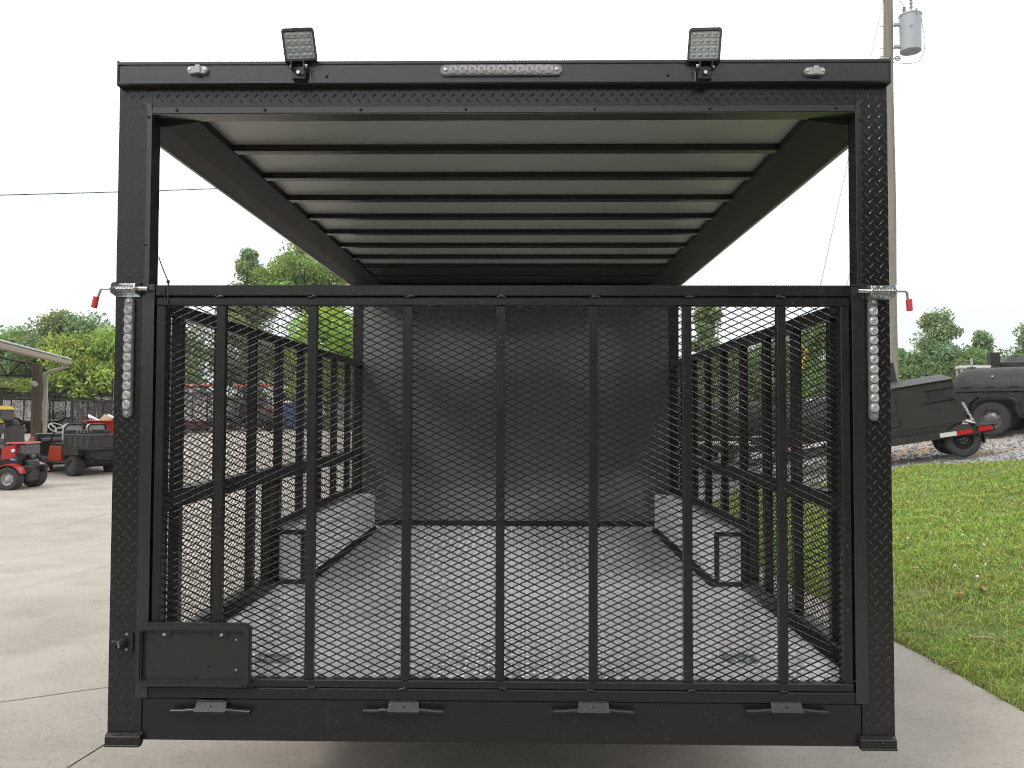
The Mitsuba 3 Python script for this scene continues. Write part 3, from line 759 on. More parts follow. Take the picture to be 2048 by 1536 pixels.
# wheels under the boxes
def wheel(T_, path, c, axis, R, width, rim_r, rim_mat="steel_rim", tread_n=26, holes=8, hub=0.3):
    """tyre with shoulder blocks and a dished, slotted rim. axis points outward."""
    w = width / 2
    ax = np.asarray(axis, float) / np.linalg.norm(axis)
    c = np.asarray(c, float)
    prof = [(rim_r * 0.97, -w * 0.80), (rim_r * 1.08, -w * 0.95), (R * 0.84, -w), (R * 0.94, -w * 0.93), (R * 0.985, -w * 0.72), (R, -w * 0.60), (R, -w * 0.36), (R * 0.972, -w * 0.33), (R * 0.972, -w * 0.25), (R, -w * 0.22),
            (R, w * 0.22), (R * 0.972, w * 0.25), (R * 0.972, w * 0.33), (R, w * 0.36), (R, w * 0.60), (R * 0.985, w * 0.72), (R * 0.94, w * 0.93), (R * 0.84, w), (rim_r * 1.08, w * 0.95), (rim_r * 0.97, w * 0.80)]
    a, b, _ = frame_of(ax)
    blocks = []
    for k in range(tread_n):
        t = 2 * np.pi * k / tread_n
        for sd in (-1, 1):
            rad = np.cos(t + 0.06 * sd) * a + np.sin(t + 0.06 * sd) * b
            tan = -np.sin(t) * a + np.cos(t) * b
            h = 2 * np.pi * R / tread_n * 0.30
            blocks.append(hull([c + rad * (R * q) + tan * (h * e) + ax * (sd * w * z) for q, z in ((0.93, 0.97), (1.006, 0.74), (1.006, 0.62), (0.95, 0.62)) for e in (-1, 1)]))
    T_.part(path + "__tyre", join(lathe(prof, c, ax, 44), blocks), "rubber", smooth=35)
    rp = [(rim_r, w * 0.82), (rim_r * 0.96, w * 0.80), (rim_r * 0.90, w * 0.55), (rim_r * 0.80, w * 0.35), (rim_r * 0.62, w * 0.40), (rim_r * 0.45, w * 0.58), (rim_r * hub, w * 0.60), (rim_r * hub * 0.9, w * 0.78), (0, w * 0.80)]
    T_.part(path + "__rim", join(lathe(rp, c, ax, 32), lathe([(rim_r * 0.98, -w * 0.8), (rim_r * 0.8, -w * 0.3), (0, -w * 0.3)], c, ax, 20)), rim_mat, smooth=35)
    for k in range(holes):
        t = 2 * np.pi * k / holes
        rad = np.cos(t) * a + np.sin(t) * b
        tan = -np.sin(t) * a + np.cos(t) * b
        T_.part(path + "__slot", hull([c + rad * (rim_r * q) + tan * (rim_r * 0.09 * e) + ax * (w * z) for q, z in ((0.66, 0.415), (0.80, 0.375)) for e in (-1, 1)] +
                                      [c + rad * (rim_r * q) + tan * (rim_r * 0.09 * e) + ax * (w * (z - 0.1)) for q, z in ((0.66, 0.415), (0.80, 0.375)) for e in (-1, 1)]), "black_matte")


for s in (-1, 1):
    for y in (2.08, 2.94):
        wheel(TR, "wheel", (s * 1.155, y, 0.35), (s, 0, 0), 0.35, 0.20, 0.20, "black_paint", 20, 6)
for y in (2.08, 2.94):
    TR.part("axle", cyl([-1.06, y, 0.35], [1.06, y, 0.35], 0.04), "black_paint", smooth=50)
# two cable ties on the gate
ct = Thing("cable_tie", "long black cable tie at the top left of the mesh gate, tail pointing up", "cable tie")
ct.part("strap", box(-1.121, -1.1165, -0.0085, -0.0065, 1.956, 2.036), "black_plastic")
ct.part("head", box(-1.1225, -1.1145, -0.014, -0.004, 2.034, 2.043, 0.001), "black_plastic")
ct.part("tail", tube([[-1.119, -0.009, 2.040], [-1.126, -0.011, 2.058], [-1.137, -0.012, 2.085], [-1.146, -0.012, 2.108], [-1.151, -0.012, 2.122]], 0.0019, 6), "black_plastic", smooth=True)
ct2 = Thing("cable_tie", "short thin black cable tie hanging loose beside the long one on the gate", "cable tie")
ct2.solo(tube([[-1.128, -0.008, 2.022], [-1.131, -0.010, 2.005], [-1.128, -0.012, 1.985], [-1.121, -0.010, 1.968], [-1.114, -0.008, 1.955]], 0.0017, 6), "black_plastic", smooth=True)


# ------------------------------------------------------------------ trees
def tree(name, label, x, y, height, width, color, seed, base=0.25, nclump=70, nleaf=9000, shape="round", leaf=0.12, group=None, spread=0.66, trunk=0.16):
    g = np.random.default_rng(seed)
    z0 = float(ground(x, y)) - 0.05
    T_ = Thing(name, label, "tree", group)
    c0, H = z0 + base * height, height * (1 - base) * 0.93

    def radius(t):
        if shape == "column":
            return 0.5 * width * np.clip(1.15 * np.sqrt(np.clip(1.02 - t, 0, 1)) * (0.75 + 0.25 * np.cos(9 * t)), 0.1, 1)
        if shape == "tier":
            return 0.5 * width * np.where(t < 0.55, 1.0 - 0.25 * t, 0.62 * np.sqrt(np.clip(1.03 - t, 0, 1) / 0.48))
        if shape == "bush":
            return 0.5 * width * np.sqrt(np.clip(1 - t * t, 0.02, 1))
        return 0.5 * width * np.sqrt(np.clip(1 - (2 * t - 0.9) ** 2 / 1.22, 0.03, 1))

    t = g.random(nclump) ** 0.85
    ang, rad = g.random(nclump) * 2 * np.pi, np.sqrt(g.random(nclump))
    lob = 1 + 0.22 * np.sin(3 * ang + seed) + 0.15 * np.sin(5 * ang + 2.1 * seed + 6 * t)
    R = radius(t) * rad * lob
    C = np.column_stack([x + R * np.cos(ang), y + R * np.sin(ang), c0 + t * H])
    # trunk and limbs
    lean = g.normal(0, 0.03 * height, 2)
    zt = np.linspace(0, 1, 9)
    tr = np.column_stack([x + lean[0] * zt ** 2, y + lean[1] * zt ** 2, z0 + zt * height * 0.86])
    tr[1:-1, :2] += g.normal(0, 0.012 * height, (7, 2))
    T_.part("trunk", tube(tr, trunk * height / 10 * (1.25 - 1.1 * zt), 8), "bark", smooth=True)
    limbs = []
    for k in range(nclump):
        q = np.clip((C[k, 2] - z0) / (height * 0.86) - 0.10 - 0.10 * g.random(), 0.12, 0.97)
        s0 = np.array([np.interp(q, zt, tr[:, a]) for a in range(3)])
        mid = (s0 + C[k]) / 2 + [0, 0, -0.05 * height * rad[k]] + g.normal(0, 0.015 * height, 3)
        u = np.linspace(0, 1, 5)[:, None]
        limbs.append(tube((1 - u) ** 2 * s0 + 2 * u * (1 - u) * mid + u * u * C[k], np.linspace(0.035, 0.008, 5) * height / 10, 4))
    T_.part("limb", join(limbs), "bark", smooth=True, kind="stuff")
    per = g.dirichlet(np.full(nclump, 2.5)) * nleaf * 1.7
    P, col = [], []
    tone = g.normal(1.0, 0.16, nclump)
    hue = g.normal(0, 0.10, nclump)
    for k in range(nclump):
        n = int(per[k]) + 4
        sz = spread * width / 6 * (0.7 + 0.7 * g.random())
        d = g.normal(0, 1, (n, 3))
        d /= np.linalg.norm(d, axis=1, keepdims=True)
        d *= (g.random(n) ** 0.45)[:, None] * np.array([1.15, 1.15, 0.8]) * sz * 1.5
        P.append(C[k] + d)
        c = np.array(color) * tone[k] * np.array([1 + hue[k], 1, 1 - hue[k]])
        col.append(np.clip(c * g.normal(1, 0.18, (n, 1)), 0.005, 0.8))
    P, col = np.vstack(P), np.vstack(col)
    n = len(P)
    nrm = g.normal(0, 1, (n, 3)) + [0, 0, 0.7]
    nrm /= np.linalg.norm(nrm, axis=1, keepdims=True)
    a = np.cross(nrm, g.normal(0, 1, (n, 3)))
    a /= np.linalg.norm(a, axis=1, keepdims=True)
    b = np.cross(nrm, a)
    L = leaf * (0.6 + 0.8 * g.random((n, 1)))
    V = np.stack([P - a * L, P - b * L * 0.42 + nrm * L * 0.12, P + a * L, P + b * L * 0.42 + nrm * L * 0.12], 1).reshape(-1, 3)
    f = (np.array([[0, 1, 2], [0, 2, 3]])[None] + 4 * np.arange(n)[:, None, None]).reshape(-1, 3)
    T_.part("crown", trimesh.Trimesh(V, f, process=False), "leaf", color=np.repeat(col, 4, axis=0), kind="stuff")
    return T_


BRIGHT, MID, DULL, DARK, GREY = (0.34, 0.455, 0.115), (0.26, 0.365, 0.13), (0.23, 0.305, 0.145), (0.215, 0.285, 0.14), (0.27, 0.36, 0.18)
FAR = "trees beyond the lot"
tree("tree", "mid green tree at the far left behind the open shed roof", -26.3, 39.7, 5.2, 3.6, MID, 1, base=0.2)
tree("tree", "tall dull green tree right of the open shed, above the brighter trees", -23.4, 39.2, 6.0, 4.4, DULL, 2, base=0.22, nclump=80, nleaf=11000)
tree("tree", "bright green tree behind the downspout of the shed", -22.2, 38.2, 4.8, 4.2, BRIGHT, 3, base=0.25, nclump=70, nleaf=11000)
tree("tree", "bright green tree just left of the left post of the trailer", -20.9, 38.8, 4.9, 4.6, BRIGHT, 4, base=0.25, nclump=70, nleaf=11000)
tree("tree", "dark green wood edge tree low behind the black cage trailers", -24.0, 41.5, 3.3, 7.5, DARK, 5, base=0.05, nclump=80, nleaf=9000)
tree("conifer", "dark blue green columnar tree with ragged top behind the mesh gate", -17.6, 49.5, 11.7, 2.9, GREY, 6, base=0.30, nclump=70, nleaf=8000, shape="column", spread=0.6)
tree("tree", "broad dark green tree below the columnar one, seen through the left gate mesh", -17.4, 48.6, 8.4, 4.2, DARK, 7, base=0.35, nclump=80, nleaf=9000)
tree("tree", "tall yellow green tree with open lower limbs behind the top left of the gate", -14.3, 50.3, 12.0, 5.6, (0.263, 0.369, 0.102), 8, base=0.62, nclump=60, nleaf=8000, spread=0.5)
tree("tree", "sparse tall tree touching the left edge of the trailer roof", -12.3, 50.6, 11.3, 3.2, (0.213, 0.298, 0.107), 9, base=0.55, nclump=30, nleaf=2200, spread=0.6)
tree("tree", "low vivid yellow green tree left of the front wall of the trailer", -10.4, 41.0, 6.6, 4.6, (0.322, 0.476, 0.095), 10, base=0.18, nclump=70, nleaf=10000)
for k, (x, y, h, w, c, nm) in enumerate(((-20.5, 47.5, 6.4, 5.0, MID, "loose mid green tree left in the row seen through the left gate mesh"), (-16.2, 52.0, 5.0, 5.5, BRIGHT, "light green low tree behind the machines with red roofs"),
                                         (-12.6, 47.0, 5.2, 4.5, DULL, "dull green low tree behind the white trailer"), (-8.6, 52.0, 5.6, 5.0, MID, "mid green low tree nearest the left edge of the front wall"),
                                         (-24.5, 47.5, 6.6, 5.0, MID, "open mid green tree seen between the left gate bar and the left post"))):
    tree("tree", nm, x, y, h, w, c, 20 + k, base=0.15, nclump=45, nleaf=5000, spread=0.6)
tree("tree", "dark vine covered tree right of the front wall of the trailer", 9.7, 41.2, 6.7, 2.6, DULL, 30, base=0.1, nclump=60, nleaf=7000, shape="tier")
tree("tree", "small leafy tree beside the dark vine covered one", 11.4, 42.5, 4.2, 2.6, MID, 31, base=0.1, nclump=40, nleaf=4000)
tree("tree", "two tier vine covered tree, tallest right of the utility pole", 26.6, 51.0, 7.1, 4.2, GREY, 32, base=0.05, nclump=80, nleaf=10000, shape="tier")
tree("tree", "low mid green tree between the utility pole and the tall vine covered tree", 23.9, 51.8, 4.6, 4.2, MID, 33, base=0.05, nclump=60, nleaf=7000)
tree("tree", "narrow vine covered tree above the long tank smoker", 29.8, 51.6, 5.9, 2.2, GREY, 34, base=0.1, nclump=45, nleaf=5000, shape="tier")
tree("tree", "tall grey green tree cut off by the right edge of the picture", 32.4, 50.0, 6.4, 3.6, GREY, 35, base=0.05, nclump=60, nleaf=7000, shape="tier")
for k, (x, w, h) in enumerate(((21.2, 5, 4.0), (25.0, 5, 4.1), (28.2, 5.2, 4.5), (31.5, 5.2, 4.2), (35.0, 5.5, 4.4))):
    tree("hedge_tree", ("low green thicket left of the utility pole", "low green thicket behind the near smoker stack", "low green thicket behind the near smoker box", "low green thicket above the end of the tank smoker", "low green thicket at the right edge behind the tank")[k],
         x, 50.5 + 0.6 * math.sin(3 * k), h, w, (0.178, 0.273, 0.102), 40 + k, base=0.02, nclump=50, nleaf=6000, shape="bush")
tree("tree", "mid green tree seen through the gate mesh just left of the right post", 16.9, 46.5, 5.8, 3.6, MID, 50, base=0.05, nclump=60, nleaf=7000)
tree("tree", "light green tree seen through the gate mesh below the yellow guy guard", 14.2, 44.0, 4.2, 4.6, (0.213, 0.333, 0.107), 51, base=0.05, nclump=60, nleaf=7000)
# trees behind the photographer, seen only as the dark reflection in the right of the trailer's black paint
for k, (x, y, h, w) in enumerate(((5.2, -24, 11.5, 6.5), (10.5, -23, 12.5, 7.5), (16.5, -21, 12, 7.5))):
    tree("tree", ("tall tree behind the photographer, nearest the road", "tallest tree behind the photographer", "tall tree behind the photographer, furthest right")[k], x, y, h, w, DARK, 60 + k, base=0.08, nclump=70, nleaf=9000, leaf=0.26)

for k, (x, y, h, w) in enumerate(((-24, -34, 4.6, 9), (-15.5, -35, 5.2, 9), (-7, -34, 4.4, 9), (0.5, -36, 5.6, 8))):
    tree("tree", ("leftmost low tree beyond the road behind the photographer", "second low tree from the left beyond the road behind the photographer", "third low tree from the left beyond the road behind the photographer", "low tree straight behind the photographer beyond the road")[k], x, y, h, w, DARK, 70 + k, base=0.05, nclump=60, nleaf=6000, leaf=0.26, shape="bush")

# ------------------------------------------------------------------ lawn: blades, clover, litter
g = np.random.default_rng(77)


def scatter(n, x0, x1, y0, y1, poly):
    p = np.column_stack([g.uniform(x0, x1, n), g.uniform(y0, y1, n)])
    return p[shapely.contains_xy(poly, p[:, 0], p[:, 1])]


gp = lawn_poly.buffer(0.012)
pts = np.vstack([scatter(52000, 2.4, 4.6, 0.0, 6.0, gp), scatter(42000, 2.2, 7.2, 5.0, 9.0, gp), scatter(42000, 2.0, 10.0, 8.5, 13.2, gp), scatter(16000, 4.6, 14, -6, 8, gp)])
q3 = np.column_stack([pts, pts[:, :1] * 0])
patch = meshkit.fbm(q3 * 0.9, 3, seed=5)
tuft = meshkit.fbm(q3 * 4.0, 2, seed=9)
keep = g.random(len(pts)) < np.clip(0.6 + 1.0 * (tuft - 0.25) + 0.5 * (patch - 0.4), 0.55, 1)
pts, patch, tuft = pts[keep], patch[keep], tuft[keep]
n = len(pts)
far = np.clip((pts[:, 1] - 2) / 8, 0, 1)
hgt = (0.022 + 0.055 * tuft * (0.5 + patch)) * (0.65 + 0.7 * g.random(n))
wid = (0.0032 + 0.0042 * far) * (0.7 + 0.6 * g.random(n))
th, la = g.random(n) * 2 * np.pi, g.normal(0, 0.75, (n, 2))
side = np.column_stack([np.cos(th), np.sin(th)])
zb = ground(pts[:, 0], pts[:, 1]) - 0.012 + 0.03 * (meshkit.fbm(np.column_stack([pts * 1.3, pts[:, 0] * 0]), 3) - 0.5) - 0.004
root = np.column_stack([pts, zb])
sd = np.column_stack([side * wid[:, None], np.zeros(n)])
mid = root + np.column_stack([la * hgt[:, None] * 0.35, hgt * 0.62])
tip = root + np.column_stack([la * hgt[:, None] * 1.05, hgt * (1.0 - 0.18 * np.abs(la).sum(1))])
V = np.stack([root - sd, root + sd, mid + sd * 0.8, mid - sd * 0.8, tip], 1).reshape(-1, 3)
f = (np.array([[0, 1, 2], [0, 2, 3], [3, 2, 4]])[None] + 5 * np.arange(n)[:, None, None]).reshape(-1, 3)
rim = np.clip(1 - (pts[:, 0] - edge_x(pts[:, 1])) / 0.16, 0, 1)
dry = (g.random(n) < np.clip(0.45 * rim + 0.08 + 0.9 * (0.44 - patch), 0.03, 0.6))[:, None]
green = np.array([0.275, 0.40, 0.10]) * (0.45 + 1.0 * g.random((n, 1))) * np.column_stack([0.75 + 0.7 * g.random(n), np.ones(n), 0.6 + 0.8 * g.random(n)])
col = np.where(dry, np.array([0.224, 0.197, 0.088]) * (0.6 + 0.7 * g.random((n, 1))), green)
Thing("grass", "short green grass with straw coloured patches growing on the lawn", "grass", kind="stuff").solo(trimesh.Trimesh(V, f, process=False), "grass_blade", color=np.repeat(col, 5, axis=0))
g2 = np.random.default_rng(5)


def on_lawn(x, y, dz=0.0):
    return float(ground(x, y)) - 0.012 + 0.03 * float(meshkit.fbm(np.array([[x * 1.3, y * 1.3, 0.0]]), 3)[0] - 0.5) + dz


base_pts = [(4.75, 6.1), (4.62, 6.6), (4.9, 6.9), (5.3, 6.7), (5.6, 7.2), (5.1, 7.6), (4.3, 6.3), (5.8, 7.9), (3.9, 6.8), (6.2, 8.0), (5.45, 6.2), (5.0, 5.6), (4.55, 5.7), (4.7, 5.5), (5.2, 5.4), (3.7, 5.2), (4.1, 5.0), (3.9, 4.8), (4.2, 4.7), (3.6, 8.2), (4.4, 8.6), (5.0, 9.0), (3.4, 5.9), (3.95, 4.55), (5.9, 6.6), (4.95, 6.4)]
for x, y in base_pts:
    x, y = x + g2.normal(0, 0.12), y + g2.normal(0, 0.2)
    z = on_lawn(x, y)
    T_ = Thing("clover_flower", "small white clover flower head standing in the grass", "flower", "white clover flowers dotted over the lawn")
    h, r = 0.045 + 0.02 * g2.random(), 0.007 + 0.007 * g2.random()
    ball = trimesh.creation.icosphere(2, r)
    ball.vertices *= 1 + 0.22 * (g2.random((len(ball.vertices), 1)) - 0.5)
    T_.part("head", moved(ball, (x, y, z + h)), "petal_white")
    T_.part("stem", cyl([x, y, z - 0.01], [x, y, z + h], 0.0018, n=5), "straw")


def leaf_mesh(L, W, curl, seed):
    gg = np.random.default_rng(seed)
    u = np.linspace(-1, 1, 9)
    v = np.linspace(-1, 1, 5)
    U, Vv = np.meshgrid(u, v, indexing="ij")
    w = W * np.clip(1 - U ** 2, 0, 1) ** 0.7
    P = np.stack([L * U, w * Vv, curl * (U ** 2 + 0.8 * Vv ** 2) + 0.004 * gg.normal(0, 1, U.shape)], -1).reshape(-1, 3)
    i, j = np.meshgrid(np.arange(8), np.arange(4), indexing="ij")
    i, j = i.ravel(), j.ravel()
    a = i * 5 + j
    return trimesh.Trimesh(P, np.vstack([np.stack([a, a + 5, a + 6], 1), np.stack([a, a + 6, a + 1], 1)]), process=False)


for x, y, L, W, rz, lab in ((3.80, 4.13, 0.055, 0.032, 0.7, "curled tan dead leaf lying in the middle of the lawn"), (3.62, 4.10, 0.028, 0.016, 2.0, "small brown dead leaf beside the larger curled one on the lawn")):
    Thing("dead_leaf", lab, "leaf").solo(moved(leaf_mesh(L, W, 0.018, 3), (x, y, on_lawn(x, y, 0.045)), rz, 0.2, 0.5), "dry_leaf", smooth=True)
for k, (x, y, L, rz, lab) in enumerate(((3.26, 3.12, 0.085, -0.5, "tan strip of straw lying on the near grass by the concrete"), (2.80, 2.62, 0.05, 0.3, "short straw stalk at the very edge of the lawn"), (3.05, 6.2, 0.16, -0.5, "long pale straw stalk in the grass beside the trailer post"))):
    z = on_lawn(x, y, 0.035)
    d = np.array([math.cos(rz), math.sin(rz), 0.05])
    Thing("straw_stalk", lab, "straw").solo(tube([np.array([x, y, z]) + d * L * t + [0, 0, 0.006 * math.sin(4 * t)] for t in (-1, -0.4, 0.2, 1)], [0.004, 0.006, 0.005, 0.003], 5), "straw", smooth=True)
# loose stones of the gravel
gg = np.random.default_rng(8)
gravel_zone = sg.box(1.5, 9.5, 16, 24).difference(lawn_poly.buffer(-0.05)).difference(lot)
p = np.column_stack([gg.uniform(1.8, 15, 26000), 9.8 + 10 * gg.random(26000) ** 1.6])
p = p[shapely.contains_xy(gravel_zone, p[:, 0], p[:, 1])][:9000]
ico = trimesh.creation.icosahedron()
iv, fi = np.array(ico.vertices), np.array(ico.faces)
n = len(p)
r = 0.012 + 0.022 * gg.random(n) ** 2
V = iv[None] * (0.7 + 0.6 * gg.random((n, 12, 1))) * (r[:, None] * (0.6 + 0.7 * gg.random((n, 3))))[:, None, :] + np.column_stack([p, ground(p[:, 0], p[:, 1]) - 0.046])[:, None]
colr = np.repeat(np.array([0.224, 0.221, 0.211]) * (0.45 + 0.95 * gg.random((n, 1))), 12, axis=0)
Thing("gravel", "loose grey gravel stones between the lawn and the black smokers", "gravel", kind="stuff").solo(trimesh.Trimesh(V.reshape(-1, 3), (fi[None] + 12 * np.arange(n)[:, None, None]).reshape(-1, 3), process=False), "stone", color=colr)

# ------------------------------------------------------------------ utility pole, wires
PX, PY = 10.46, 20.86
pz = float(ground(PX, PY))
pole = Thing("utility_pole", "weathered grey wooden utility pole standing behind the right post of the trailer", "utility pole")
zz = np.linspace(pz - 0.3, 14.5, 12)
pole.part("shaft", tube(np.column_stack([PX + 0.012 * np.sin(zz), np.full(12, PY), zz]), np.linspace(0.155, 0.125, 12), 18), "pole_wood", smooth=True)
for z in (14.1, 11.76):
    pole.part("insulator_bracket", join(cyl([PX - 0.30, PY - 0.10, z], [PX + 0.30, PY - 0.10, z], 0.018, n=8), *[moved(trimesh.creation.torus(0.065, 0.018, 16, 8), (PX + s * 0.215, PY - 0.1, z), 0, 0, 1.4) for s in (-1, 1)]), "porcelain", smooth=50)
for z in (12.72, 12.08):
    pole.part("through_bolt", cyl([PX - 0.26, PY - 0.02, z], [PX + 0.2, PY - 0.02, z], 0.010, n=6), "porcelain")
tf = Thing("transformer", "pale grey cylindrical transformer hung on the utility pole at top right", "transformer")
tx, ty, tz = PX + 0.56, PY - 0.16, 11.92
tf.part("tank", lathe([(0, 0), (0.275, 0), (0.288, 0.02), (0.285, 0.06), (0.295, 1.02), (0.31, 1.025), (0.31, 1.055), (0.30, 1.065), (0.22, 1.13), (0, 1.155)], (tx, ty, tz), (0, 0, 1), 36), "transformer_grey", smooth=35)
for z in (0.16, 0.80):
    tf.part("hanger", box(PX + 0.11, tx - 0.26, ty - 0.02, ty + 0.08, tz + z - 0.04, tz + z + 0.05, 0.01), "transformer_grey")
tf.part("lid_clamp", join(box(tx + 0.02, tx + 0.05, ty - 0.325, ty - 0.30, tz + 0.94, tz + 1.12, 0.005), box(tx + 0.29, tx + 0.33, ty - 0.02, ty + 0.02, tz + 0.90, tz + 0.98, 0.006)), "porcelain")
for dx, h in ((-0.17, 0.20), (0.03, 0.42)):
    tf.part("bushing", lathe([(0.03, 0), (0.04, 0.02)] + [(0.028 + 0.022 * (k % 2), 0.04 + (h - 0.06) * k / 7) for k in range(8)] + [(0.014, h), (0, h + 0.03)], (tx + dx, ty, tz + 1.10), (0, 0, 1), 16), "porcelain", smooth=40)
tf.part("lead", tube([[tx - 0.17, ty, tz + 1.31], [tx - 0.25, ty, tz + 1.44], [tx - 0.33, ty + 0.05, tz + 1.60]], 0.009, 5), "porcelain")
tf.part("ground_lead", tube([[tx + 0.32, ty, tz + 0.94], [tx + 0.35, ty, tz + 0.70], [tx + 0.40, ty - 0.02, tz + 0.35], [tx + 0.38, ty - 0.02, tz + 0.0], [tx + 0.22, ty - 0.03, tz - 0.30], [tx - 0.05, ty - 0.04, tz - 0.36], [PX + 0.1, PY - 0.13, tz - 0.30], [PX - 0.1, PY - 0.15, tz - 0.24]], 0.010, 6), "porcelain", smooth=True)
tf.part("tag", extrude(sg.box(-0.04, -0.03, 0.04, 0.03), 0.003, (tx - 0.10, ty - 0.285, tz + 0.62), (1, 0, 0), (0, 0, 1)), "porcelain")


def sag(a, b, d, n=24):
    t = np.linspace(0, 1, n)[:, None]
    return np.asarray(a) * (1 - t) + np.asarray(b) * t - np.array([0, 0, 1]) * 4 * d * t * (1 - t)


gw = Thing("guy_wire", "thin guy wire running down left from the utility pole into a yellow guard", "guy wire")
anchor = np.array([7.75, 21.9, float(ground(7.75, 21.9))])
gw.part("cable", tube(sag((PX, PY - 0.1, 14.2), anchor, 0.0, 3), 0.009, 5), "porcelain")
dirn = (np.array([PX, PY - 0.1, 14.2]) - anchor) / np.linalg.norm(np.array([PX, PY - 0.1, 14.2]) - anchor)
gw.part("guard", tube([anchor + dirn * 0.2, anchor + dirn * 1.5, anchor + dirn * 2.9], 0.05, 10), "yellow_paint", smooth=True, label="yellow plastic guard on the guy wire")
gw2 = Thing("guy_wire", "second thin guy wire nearer the right post of the trailer", "guy wire")
gw2.solo(tube(sag((PX, PY - 0.1, 10.9), (8.55, 21.9, float(ground(8.55, 21.9))), 0.0, 3), 0.008, 5), "porcelain")
Thing("overhead_cable", "thin dark overhead cable crossing the sky behind the left post of the trailer", "cable").solo(
    tube(sag((-38.0, 16.5, 6.5), (2.0, 58.0, 19.6), 0.6, 40), 0.022, 6), "black_matte")
hp = Thing("utility_pole", "far wooden pole carrying the left overhead cable, hidden behind the trailer roof", "utility pole")
hp.solo(tube([[2.0, 58, 0.4], [2.0, 58, 10], [2.0, 58, 20.2]], [0.16, 0.14, 0.12], 12), "pole_wood", smooth=True)
hq = Thing("utility_pole", "far left wooden pole carrying the overhead cable, outside the frame", "utility pole")
hq.solo(tube([[-38, 16.5, -0.2], [-38, 16.5, 4.5], [-38, 16.5, 8.8]], [0.16, 0.14, 0.12], 12), "pole_wood", smooth=True)

# ------------------------------------------------------------------ open shed at the left
sh = Thing("open_shed", "open sided shed with beige gutter, wooden post and metal truss at the far left", "shed")
E1, E0 = np.array([-17.05, 27.9, 3.48]), np.array([-12.6, 13.5, 3.48])
ed = (E0 - E1) / np.linalg.norm(E0 - E1)
outw = np.array([-ed[1], ed[0], 0.0])            # away from the shed, to the right
outw = outw if outw[0] > 0 else -outw
upv = np.array([-outw[0], -outw[1], 0.22])
rf = []
for k in range(24):                              # ribbed metal roof
    a = E1 + ed * (k * 0.62) + outw * 0.12 + [0, 0, 0.06]
    rf.append(hull([a, a + ed * 0.60, a + upv * 5, a + ed * 0.60 + upv * 5, a + [0, 0, 0.02], a + ed * 0.60 + [0, 0, 0.02], a + upv * 5 + [0, 0, 0.02], a + ed * 0.60 + upv * 5 + [0, 0, 0.02]]))
    rf.append(hull([a - ed * 0.03 + [0, 0, 0.02], a + ed * 0.03 + [0, 0, 0.02], a + upv * 5 - ed * 0.03 + [0, 0, 0.02], a + upv * 5 + ed * 0.03 + [0, 0, 0.02], a + [0, 0, 0.06], a + upv * 5 + [0, 0, 0.06]]))
sh.part("roof", join(rf), "pale_grey")
gprof = sg.Polygon([(0, 0), (0.12, 0.02), (0.15, 0.13), (0.15, 0.15), (0.13, 0.15), (0.11, 0.04), (0.01, 0.02), (0.01, 0.15), (-0.02, 0.15), (-0.02, 0)])
sh.part("gutter", extrude(gprof, 15.0, E1 + [0, 0, -0.14], tuple(outw), (0, 0, 1)) if np.cross(outw, [0, 0, 1]) @ ed > 0 else extrude(gprof, 15.0, E1 + ed * 15.0 + [0, 0, -0.14], tuple(outw), (0, 0, 1)), "beige_paint")
pb = np.array([-18.25, 28.0, float(ground(-18.25, 28.0))])
sh.part("post", box(pb[0] - 0.13, pb[0] + 0.13, pb[1] - 0.13, pb[1] + 0.13, pb[2] - 0.2, 3.40, 0.008), "post_wood")
dsx, dsy = -17.92, 28.0
sh.part("downspout", join(box(dsx - 0.07, dsx + 0.07, dsy - 0.05, dsy + 0.05, pb[2], 2.95, 0.015), tube([[dsx, dsy, 2.92], [dsx + 0.02, dsy, 3.02], [dsx + 0.2, dsy, 3.12], [dsx + 0.55, dsy, 3.2], [dsx + 0.72, dsy, 3.28], [dsx + 0.76, dsy, 3.42]], 0.07, 8)), "beige_paint", smooth=40)
sh.part("flood_lamp", join(box(pb[0] - 0.05, pb[0] + 0.08, pb[1] - 0.30, pb[1] - 0.13, 2.62, 2.74, 0.02), lathe([(0, 0), (0.05, 0), (0.10, 0.14), (0, 0.14)], (pb[0] + 0.10, pb[1] - 0.22, 2.66), (0.3, -1, -0.3), 12)), "white_paint")
tr0 = np.array([pb[0] - 0.1, pb[1], 2.95])
trs = [tube([tr0, tr0 + [-9, -0.4, 0.0]], 0.05, 6), tube([tr0 + [0, 0, 0.42], tr0 + [-9, -0.4, 2.2]], 0.05, 6)]
for k in range(9):
    x = -k * 1.0
    top = 0.42 + 1.78 * k / 9
    trs += [tube([tr0 + [x, -0.044 * k, 0], tr0 + [x - 0.5, -0.044 * k, top + 0.1]], 0.035, 5), tube([tr0 + [x - 0.5, -0.044 * k, top + 0.1], tr0 + [x - 1.0, -0.044 * (k + 1), 0]], 0.035, 5)]
sh.part("truss", join(trs), "black_matte")
for d in (7.2, 14.2):
    q = E1 + ed * d - outw * 1.05
    sh.part("post", box(q[0] - 0.13, q[0] + 0.13, q[1] - 0.13, q[1] + 0.13, -0.2, 3.40, 0.008), "post_wood")

